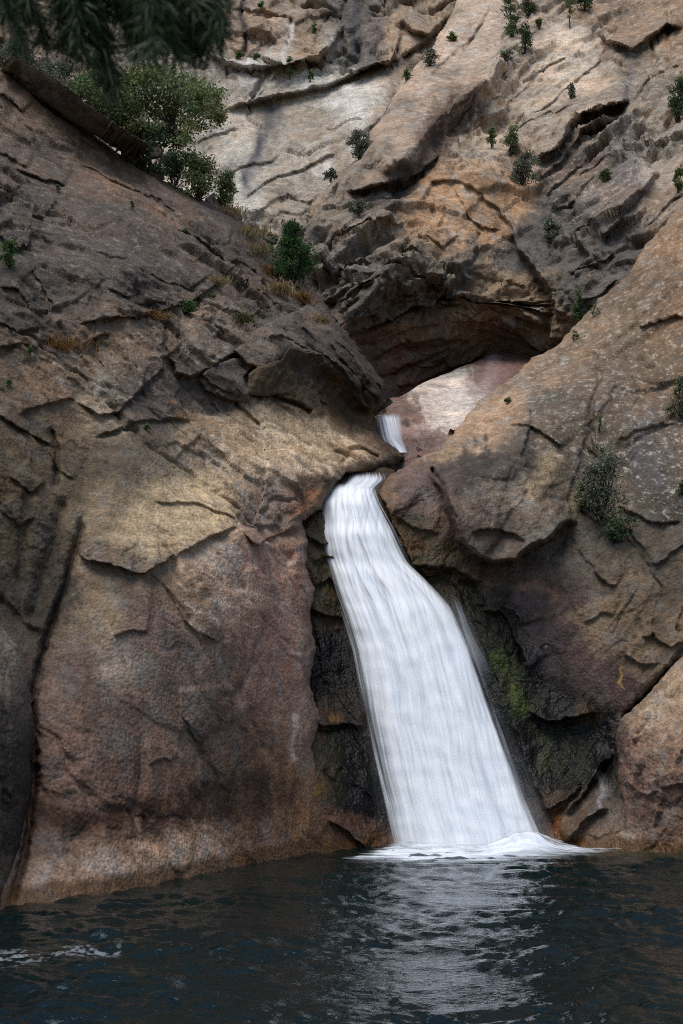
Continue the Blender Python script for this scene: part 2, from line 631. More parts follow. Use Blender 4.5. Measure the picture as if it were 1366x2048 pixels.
        for k, (bk, iw) in enumerate(((0.3, 0.12), (1.0, 0.7))):
            nv = V[bv] + vdir * skirt * bk + inw3 * skirt * iw * 0.6 + RNG.normal(0, 0.03 * skirt, (len(bv), 3))
            base_i = len(V) if k == 0 else len(VV)
            VV = np.concatenate([V if k == 0 else VV, nv])
            cur = base_i + np.arange(len(bv))
            a, b = be[:, 0], be[:, 1]
            pa = prev[mp[a]]; pb = prev[mp[b]]; ca = cur[mp[a]]; cb = cur[mp[b]]
            faces.append(np.stack([pb, pa, ca, cb], 1))
            prev = cur
        V = VV
        Cv = np.concatenate([Cv, Cv[bv], Cv[bv]]); Mv = np.concatenate([Mv, Mv[bv], Mv[bv]])
    me = new_mesh(name, V, faces)
    set_col(me, 'Col', Cv); set_col(me, 'Mask', Mv)
    o = link(name, me, mat, parent)
    return o


def surf(mass, x, y):
    xs, ys, P, keep = MASS[mass]
    i = int(np.clip(np.searchsorted(xs, x), 0, len(xs) - 1)); j = int(np.clip(np.searchsorted(ys, y), 0, len(ys) - 1))
    return P[j, i].copy()
# ------------------------------------------------------------------ the cliffs
e_l = (0.72, 0.25, -0.65)          # bedding on the left falls to the right
e_r = (0.62, 0.30, 0.72)           # on the right it climbs to the right
up = (0, -0.5, 1)


def nz(e1, e2, s, fac, rid, fb, strata=0.0, spacing=1.0, warp=0.5, smooth=(), asp=0.4, tilt=0.55, joint=1.0, jasp=0.45, block=1.0, desat=0.28):
    """noise set of one rock mass; s is the size of the biggest blocks in metres"""
    d = dict(warp=warp, desat=desat, tone=max(0.8, s / 2.3), grain=frame(e1, e2, (0.5, 1.8, 1.4)),
             sheets=[(frame(e1, e2, (0.10 / s, 0.30 / s, 0.28 / s)), fac * 1.0, 2.3, 7, 0.45),
                     (frame(e1, e2, (0.3 / s, 0.8 / s, 0.7 / s)), fac * 0.22, 2.2, 6, 0.5)],
             facets=[(frame(e1, e2, (asp * 1.6 / s, 1.6 / s, 1.3 / s)), fac * 0.20 * block, tilt * 1.6),
                     (frame(e1, e2, (asp * 6 / s, 5.2 / s, 4.5 / s)), fac * 0.11, tilt * 1.6)],
             joints=[(frame(e1, e2, (jasp * 0.42 / s, 0.42 / s, 0.36 / s)), fac * 0.9 * joint, 0.022, fac * 0.22 * joint), (frame(e1, e2, (jasp * 1.1 / s, 1.1 / s, 0.9 / s)), fac * 0.4 * joint, 0.03, fac * 0.12 * joint)],
             chips=[(frame(e1, e2, (4.0, 7.5, 7.0)) / max(1.0, s / 2.4), 0.017 * max(1.0, s / 2.4)), (frame(e1, e2, (1.6, 3.2, 3.0)) / max(1.0, s / 2.4), 0.03 * max(1.0, s / 2.4))],
             scoops=[(frame(e1, e2, (0.35 / s, 0.8 / s, 0.7 / s)), fac * 0.95), (frame(e1, e2, (1.1 / s, 2.6 / s, 2.2 / s)), fac * 0.44), (frame(e1, e2, (4.5 / s, 9 / s, 8 / s)), fac * 0.13)],
             ridged=[(frame(e1, e2, (0.5 / s, 1.6 / s, 1.3 / s)), rid * 0.35, 5)],
             fbm=[(frame(e1, e2, (0.35 / s, 0.5 / s, 0.5 / s)), fb * 0.9, 3), (frame(e1, e2, (4.5 / s, 9 / s, 9 / s)), fb * 0.12, 4)])
    if smooth:
        d['smooth'] = smooth
    return d


# far wall at the head of the gorge
A_out = None
far = rock('far_cliff', None,
     [(400, 300, 92), (450, 230, 94), (600, 400, 86), (600, 215, 95), (740, 210, 92), (700, 120, 100), (600, 0, 104), (300, 0, 102), (0, 0, 98),
      (0, 200, 92), (-350, 0, 90), (-350, 300, 82), (600, -420, 122), (-350, -420, 112), (1000, 0, 108), (1100, -420, 120), (1100, 300, 96),
      (700, 480, 82), (300, 480, 80), (520, 470, 80), (560, 740, 70), (100, 740, 68), (1000, 740, 80)],
     (-360, 1080), (-420, 760),
     [(450, 280, 219, 197, 170), (600, 260, 194, 172, 145), (700, 200, 219, 212, 199), (620, 330, 206, 188, 163), (600, 80, 183, 147, 109), (500, 50, 179, 145, 109),
      (540, 150, 197, 188, 174), (730, 60, 134, 123, 112), (640, 150, 212, 206, 192), (450, 150, 179, 165, 147), (300, 50, 179, 159, 136), (100, 60, 184, 154, 125),
      (560, 400, 184, 163, 136), (480, 380, 208, 199, 185), (700, 330, 197, 168, 134), (820, 30, 190, 156, 117), (0, 0, 168, 123, 89), (620, 430, 134, 120, 105), (790, 200, 201, 168, 136)],
     ROCK_A, nz((.25, .1, 1), (1, .2, -.2), 5.0, 0.8, 0.2, 0.35, warp=0.7, asp=0.7, jasp=0.8, joint=1.4, block=1.6, desat=.45,
                smooth=[([(360, 320), (460, 215), (650, 172), (820, 110), (760, 240), (690, 330), (600, 440), (480, 400)], 20, 0.14)]),
     ledges=[([(430, 222), (500, 200), (552, 189), (645, 171), (683, 150), (760, 120), (835, 92), (880, 50)], 1.7, 160, 8, .2),
             ([(408, 98), (450, 118), (520, 132), (590, 118), (640, 112), (690, 108)], 1.5, 60, 6),
             ([(500, 202), (530, 172), (560, 138), (592, 118)], 1.2, 30, 10),
             ([(513, 96), (545, 118), (580, 122), (625, 108), (660, 92), (684, 40)], 1.4, 40, 7),
             ([(440, 10), (500, 14), (560, 22), (590, 46), (622, 28), (690, 15)], 0.9, 40, 6),
             ([(445, 84), (480, 92), (500, 62), (560, 78)], 0.8, 30, 6),
             ([(688, 118), (710, 138), (745, 125), (782, 108), (800, 60)], 1.4, 50, 6),
             ([(795, 40), (830, 60), (860, 66), (900, 20)], 1.8, 40, 10),
             ([(370, 296), (410, 272), (455, 258), (480, 250)], 0.7, 22, 5),
             ([(380, 312), (400, 305), (425, 290)], 0.5, 16, 4),
             ([(440, 345), (490, 333), (540, 325), (565, 305)], 0.9, 30, 5),
             ([(470, 404), (500, 384), (530, 362), (552, 350), (600, 340), (640, 318), (690, 300)], 1.0, 30, 5),
             ([(480, 440), (540, 402), (575, 384), (615, 400), (640, 380)], 1.0, 30, 6),
             ([(530, 440), (560, 420), (600, 425), (620, 410)], .8, 20, 6),
             ([(640, 250), (665, 262), (700, 240), (735, 240)], .6, 30, 4),
             ([(60, 60), (130, 90), (180, 130), (230, 160)], 1.2, 40, 8), ([(-20, 60), (20, 75), (40, 20)], 1.5, 40, 10),
             ([(150, 60), (220, 80), (300, 70)], 1.2, 40, 8), ([(320, 60), (380, 90), (420, 60)], 1.2, 40, 8)],
     cracks=[([(490, -20), (488, 40), (490, 100)], 0.9, 4), ([(580, 30), (578, 80), (582, 122)], .5, 3), ([(684, -10), (680, 60), (690, 120)], .9, 4),
             ([(770, -10), (775, 50), (782, 100)], .6, 3), ([(620, 110), (640, 60), (660, 20)], .5, 3), ([(540, 140), (500, 198)], 1.0, 6), ([(530, 92), (560, 70)], .5, 3)],
     stains_and_light=[([(545, 195), (535, 250), (518, 300), (498, 350), (478, 392)], 13, (72, 70, 74), .85), ([(560, 200), (552, 240), (530, 290)], 8, (90, 88, 90), .6),
             ([(495, -10), (489, 60), (485, 105)], 8, (70, 66, 66), .8), ([(578, 40), (580, 120)], 6, (190, 184, 178), .8),
             ([(700, -10), (700, 60), (708, 135)], 26, (66, 64, 64), .85), ([(750, -10), (752, 60), (755, 120)], 12, (74, 70, 70), .7),
             ([(490, 115), (510, 140), (520, 165)], 14, (206, 202, 194), .45), ([(430, 110), (480, 118), (540, 125)], 8, (206, 202, 194), .45),
             ([(600, 130), (625, 150), (640, 160)], 14, (206, 202, 194), .5), ([(690, 170), (720, 210), (730, 260), (700, 310)], 22, (204, 198, 188), .45),
             ([(620, 360), (660, 330), (640, 300)], 14, (204, 198, 188), .4), ([(590, 290), (590, 330)], 6, (110, 105, 102), .5)],
     step=3.0, warp=(9, 3))
tag(far, 'pale grey and tan far cliff wall above the gorge', 'cliff', kind='structure')

# layered rock above and inside the arch of the alcove
arch = np.array([(684, 660), (715, 628), (760, 600), (850, 596), (950, 614), (1040, 640), (1108, 674)], float)
ra = np.random.default_rng(21)
ARCH = []
for d in np.concatenate([np.arange(10, 170, 11), np.arange(-95, -8, 13)]):
    for _ in range(2):
        t0 = ra.uniform(0, .75); t1 = t0 + ra.uniform(.18, .4)
        tt = np.linspace(t0, min(t1, 1), 7) * (len(arch) - 1)
        ii = np.clip(tt.astype(int), 0, len(arch) - 2); ff = (tt - ii)[:, None]
        pp = arch[ii] * (1 - ff) + arch[ii + 1] * ff
        c = np.array([900., 690.])
        pp = c + (pp - c) * (1 + d / 260.0) + ra.normal(0, 4, (7, 2)) + [0, ra.uniform(-5, 5)]
        ARCH.append((pp.tolist(), ra.uniform(.12, .32), ra.uniform(12, 30), ra.uniform(4.5, 8), .25, True))
# cliff with the alcove, and the long tan spur above it
B_out = [(960, -430), (925, -10), (885, 60), (845, 118), (812, 160), (772, 230), (742, 275), (716, 318), (694, 345), (645, 393), (620, 430),
         (606, 480), (612, 555), (600, 640), (600, 860), (1100, 900), (1750, 900), (1750, -430)]
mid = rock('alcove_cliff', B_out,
     [(620, 430, 64), (615, 520, 62), (650, 600, 59.5), (700, 655, 58), (760, 592, 58.5), (850, 602, 59), (950, 622, 60), (1050, 650, 61.5), (1110, 690, 62),
      (690, 700, 59.5), (760, 690, 60.2), (850, 700, 61.4), (950, 680, 62.4), (1040, 690, 63.2), (760, 780, 60.5), (850, 765, 62.4), (985, 710, 64.2), (1100, 800, 64), (800, 860, 60), (650, 800, 60),
      (850, 450, 62.5), (1000, 470, 64), (700, 450, 63), (720, 330, 67), (850, 140, 79), (920, 0, 88), (1000, 200, 77), (1000, 330, 70), (1100, 450, 65), (1200, 300, 71),
      (1300, 200, 73), (1366, 0, 84), (1200, 0, 87), (1366, 300, 66), (1200, 500, 60), (1300, 500, 58), (1700, 0, 76), (1700, 400, 56), (1050, -420, 112), (1700, -420, 98), (1700, 900, 56)],
     (590, 1740), (-420, 880),
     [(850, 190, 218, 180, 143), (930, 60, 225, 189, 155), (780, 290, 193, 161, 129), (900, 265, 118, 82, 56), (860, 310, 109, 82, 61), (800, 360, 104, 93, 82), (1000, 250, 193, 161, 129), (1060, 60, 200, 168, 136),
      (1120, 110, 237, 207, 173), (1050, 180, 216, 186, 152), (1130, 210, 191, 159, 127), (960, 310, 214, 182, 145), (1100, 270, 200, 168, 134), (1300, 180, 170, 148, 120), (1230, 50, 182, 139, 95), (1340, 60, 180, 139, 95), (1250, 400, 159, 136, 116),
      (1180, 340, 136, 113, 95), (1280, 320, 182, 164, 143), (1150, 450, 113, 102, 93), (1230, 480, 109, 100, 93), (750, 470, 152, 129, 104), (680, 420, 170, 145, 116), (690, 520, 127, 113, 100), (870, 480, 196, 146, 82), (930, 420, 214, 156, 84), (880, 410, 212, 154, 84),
      (1000, 420, 208, 148, 76), (980, 500, 145, 123, 95), (900, 560, 136, 118, 95), (1050, 540, 157, 127, 88), (1080, 640, 159, 127, 86), (780, 600, 104, 95, 86), (850, 680, 160, 124, 86), (930, 660, 166, 130, 88), (1020, 690, 150, 118, 94),  # alcove ceiling points lightened to offset the weak light inside
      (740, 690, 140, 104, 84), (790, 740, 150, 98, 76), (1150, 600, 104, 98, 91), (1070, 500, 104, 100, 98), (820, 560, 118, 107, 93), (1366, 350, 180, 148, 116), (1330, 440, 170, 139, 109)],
     ROCK_B, nz(e_r, (-.6, -.3, .6), 3.6, 0.55, 0.85, 0.34, 0.42, 1.8, 0.8, block=1.8, desat=.42,
                smooth=[([(770, 260), (830, 150), (925, 0), (1040, -20), (985, 160), (900, 210), (840, 270), (790, 320)], 14, .14),
                        ([(870, 380), (940, 370), (1030, 470), (1100, 560), (1000, 540), (880, 520)], 20, .8), ([(620, 450), (830, 440), (880, 530), (1110, 560), (1110, 690), (700, 660), (610, 560)], 30, 2.0), ([(1070, 380), (1200, 240), (1366, 160), (1420, 420), (1200, 560), (1090, 520)], 30, 1.6)]),
     ledges=[([(735, 352), (800, 318), (850, 262), (900, 215), (960, 178), (990, 140), (1000, 90)], 3.0, 70, 46, .4),
             ([(690, 395), (742, 385), (800, 366), (850, 332), (885, 318)], 1.6, 30, 10, .4),
             ([(1060, 322), (1122, 284), (1162, 228), (1212, 210), (1270, 200)], 2.8, 70, 13, .4),
             ([(1070, 372), (1130, 315), (1206, 262), (1240, 235)], 1.5, 24, 10), ([(1085, 400), (1140, 350), (1190, 310)], 1.2, 20, 10),
             ([(1222, 305), (1278, 274), (1320, 262)], 1.2, 30, 8), ([(1150, 360), (1200, 330), (1262, 318)], .8, 20, 8),
             ([(1196, 45), (1222, 76), (1262, 98), (1294, 70), (1330, 45), (1370, 60)], 1.9, 50, 8),
             ([(1033, 242), (1106, 196), (1148, 150), (1196, 116), (1215, 60)], 1.0, 36, 6), ([(1008, 272), (1050, 258), (1100, 228), (1150, 205)], .8, 24, 5),
             ([(960, 225), (1010, 200), (1060, 150), (1090, 130), (1150, 100)], .9, 30, 7), ([(1000, 130), (1030, 100), (1075, 50)], .9, 26, 7),
             ([(822, 432), (868, 370), (910, 366), (953, 386), (1003, 416), (1030, 462), (1056, 500)], .6, 60, 8, .3, True),
             ([(1028, 462), (1070, 520), (1104, 572), (1116, 640), (1104, 695)], 1.5, 60, 10, .3),
             ([(905, 372), (935, 430), (965, 452), (1005, 455)], .9, 26, 6), ([(840, 470), (880, 500), (930, 462)], .7, 26, 6),
             ([(690, 648), (735, 612), (757, 588), (790, 562), (828, 578), (858, 588)], .9, 36, 30, .3, True),
             ([(850, 606), (884, 622), (958, 626), (1034, 634), (1108, 655)], .7, 26, 9, .2, True), ([(880, 640), (984, 662), (1034, 678), (1094, 704)], .5, 18, 7, .2, True),
             ([(860, 560), (920, 575), (1000, 572), (1060, 590), (1100, 600)], .9, 20, 7), ([(940, 530), (1000, 540), (1060, 560)], .6, 20, 6),
             ([(655, 482), (700, 470), (760, 450), (822, 440)], .9, 30, 8), ([(620, 560), (680, 535), (740, 520), (800, 508), (850, 520)], .9, 30, 9),
             ([(640, 600), (690, 590), (740, 560)], 1.0, 26, 9), ([(700, 425), (740, 410), (800, 402)], .6, 24, 6),
             ([(770, 545), (820, 530), (860, 540)], .9, 24, 12),
             ([(1190, 470), (1240, 420), (1290, 370), (1320, 330)], 1.6, 40, 16), ([(1100, 420), (1150, 400), (1200, 350)], .9, 30, 8),
             ([(1130, 540), (1180, 520), (1230, 480)], 1.2, 30, 12), ([(1160, 600), (1200, 580), (1230, 555)], 1.0, 24, 12),
             ([(1290, 440), (1330, 400), (1366, 372)], .8, 24, 8), ([(760, 235), (795, 210), (830, 160)], .7, 20, 6), ([(850, 155), (890, 120), (940, 70), (980, 20)], .7, 30, 5),
             ([(720, 690), (790, 660), (870, 650), (960, 668), (1040, 690)], .35, 20, 7, .2, True), ([(740, 720), (800, 690), (880, 680), (950, 690)], .35, 20, 7, .2, True), ([(880, 590), (960, 598), (1040, 612), (1110, 630)], .5, 20, 6, .2, True), ([(760, 750), (820, 728), (900, 712)], .35, 16, 6, .2, True), ([(780, 760), (850, 764), (905, 742), (945, 726), (985, 702)], 1.0, 20, 8)]
     + ARCH,
     cracks=[([(985, 10), (940, 80), (925, 110)], .5, 3), ([(870, 250), (900, 240), (930, 215)], .4, 3), ([(1300, 70), (1310, 140), (1290, 220)], .7, 4), ([(1340, 0), (1335, 90), (1345, 200)], .6, 4),
             ([(1180, 300), (1240, 240)], .5, 4), ([(960, 460), (955, 520)], .4, 3), ([(900, 700), (820, 735), (780, 745)], .5, 5), ([(930, 680), (870, 700), (800, 700)], .4, 5),
             ([(1270, 210), (1300, 170), (1366, 130)], .6, 4), ([(1215, 400), (1195, 450), (1150, 480)], .6, 5)],
     stains_and_light=[([(955, 455), (948, 520), (950, 560)], 10, (82, 76, 74), .7), ([(900, 440), (895, 520)], 8, (90, 80, 72), .6), ([(1000, 470), (1005, 540)], 12, (96, 88, 82), .6),
             ([(1260, 110), (1255, 180), (1250, 240)], 10, (100, 94, 92), .6), ([(1230, 220), (1260, 300), (1250, 380)], 30, (96, 90, 90), .6),
             ([(900, 190), (950, 180), (975, 160)], 16, (104, 74, 56), .5)],  # last stroke, like the dark points under the spur, is painted shade
     edge_r=26, edge_d=3.0, skirt=7, lichen=[([(930, 120), (1200, -20), (1380, -20), (1380, 420), (1180, 460), (1000, 360), (900, 360)], 40, 1.0), ([(700, 420), (900, 330), (1100, 380), (880, 560), (640, 560)], 30, .45)], warp=(9, 3), seed=3.1)
tag(mid, 'brown layered cliff with a dark arched alcove and a long tan spur', 'cliff', kind='structure')

# smooth pink slab under the alcove
C_out = [(772, 800), (800, 792), (850, 764), (905, 742), (945, 726), (985, 702), (1040, 690), (1140, 680), (1140, 960), (790, 960), (770, 900)]
pink = rock('pink_slab', C_out,
     [(790, 815, 51.5), (870, 760, 57), (980, 704, 64), (950, 800, 52), (830, 912, 46.3), (1060, 690, 66), (900, 850, 49), (1130, 800, 54), (790, 880, 48.5), (1100, 950, 46), (780, 950, 46)],
     (760, 1150), (670, 970),
     [(900, 800, 242, 228, 218), (860, 830, 238, 222, 212), (980, 730, 134, 102, 92), (1020, 720, 128, 96, 86), (850, 870, 168, 134, 126), (820, 900, 140, 106, 100), (920, 850, 236, 218, 206), (840, 790, 230, 210, 198), (800, 810, 150, 110, 96)],
     ROCK_R, nz((.9, .2, .3), up, 1.6, 0.07, 0.06, 0.10, 0.05, 0.8, 0.4),
     ledges=[([(792, 842), (812, 838), (838, 842)], .3, 12, 4), ([(802, 884), (820, 878), (842, 886)], .35, 12, 4), ([(805, 905), (830, 895), (850, 900)], .3, 12, 4), ([(930, 790), (960, 770), (1000, 730)], .25, 20, 6)],
     stains_and_light=[([(798, 850), (812, 846), (815, 858)], 7, (52, 42, 26), .8), ([(990, 700), (985, 745), (960, 800)], 14, (208, 190, 184), .5),
             ([(925, 768), (960, 745), (1010, 700), (1060, 690), (1010, 780), (950, 795)], 10, (122, 92, 86), .65, True)], edge_r=14, edge_d=.8, skirt=3,
     wet=[([(780, 830), (830, 830), (850, 930), (780, 930)], 15, .8)], warp=(4, 1.5), seed=5.0)
tag(pink, 'smooth pinkish white slab below the dark alcove', 'rock slab', kind='structure')

# water-worn streaks running down the tan shoulder and the dome
rs_ = np.random.default_rng(33)
STREAKS = []
for _ in range(46):
    x0, y0 = rs_.uniform(330, 700), 0
    y0 = rs_.uniform(820, 900) + (x0 - 500) * .25
    ln = rs_.uniform(40, 130)
    d = np.array([.84, .54]) if x0 > 420 else np.array([.93, .36])
    STREAKS.append(([(x0, y0), (x0 + d[0] * ln * .5, y0 + d[1] * ln * .5 + rs_.normal(0, 3)), (x0 + d[0] * ln, y0 + d[1] * ln)], rs_.uniform(1.6, 4.5), [(112, 92, 70), (222, 198, 164), (150, 112, 78)][rs_.integers(3)], rs_.uniform(.3, .6)))
for _ in range(40):
    x0, y0 = rs_.uniform(330, 600), rs_.uniform(1090, 1300)
    ln = rs_.uniform(30, 90)
    STREAKS.append(([(x0, y0), (x0 + ln * .5, y0 + ln * .22 + rs_.normal(0, 4)), (x0 + ln * .95, y0 + ln * .3)], rs_.uniform(1.6, 4), [(92, 70, 62), (206, 184, 164)][rs_.integers(2)], rs_.uniform(.2, .45)))
for _ in range(34):
    x0, y0 = rs_.uniform(90, 620), rs_.uniform(1500, 1640)
    ln = rs_.uniform(40, 120)
    STREAKS.append(([(x0, y0), (x0 + rs_.normal(0, 4), y0 + ln * .5), (x0 + rs_.normal(0, 6), y0 + ln)], rs_.uniform(2.5, 9), [(58, 40, 30), (120, 84, 56), (70, 46, 32)][rs_.integers(3)], rs_.uniform(.25, .5)))
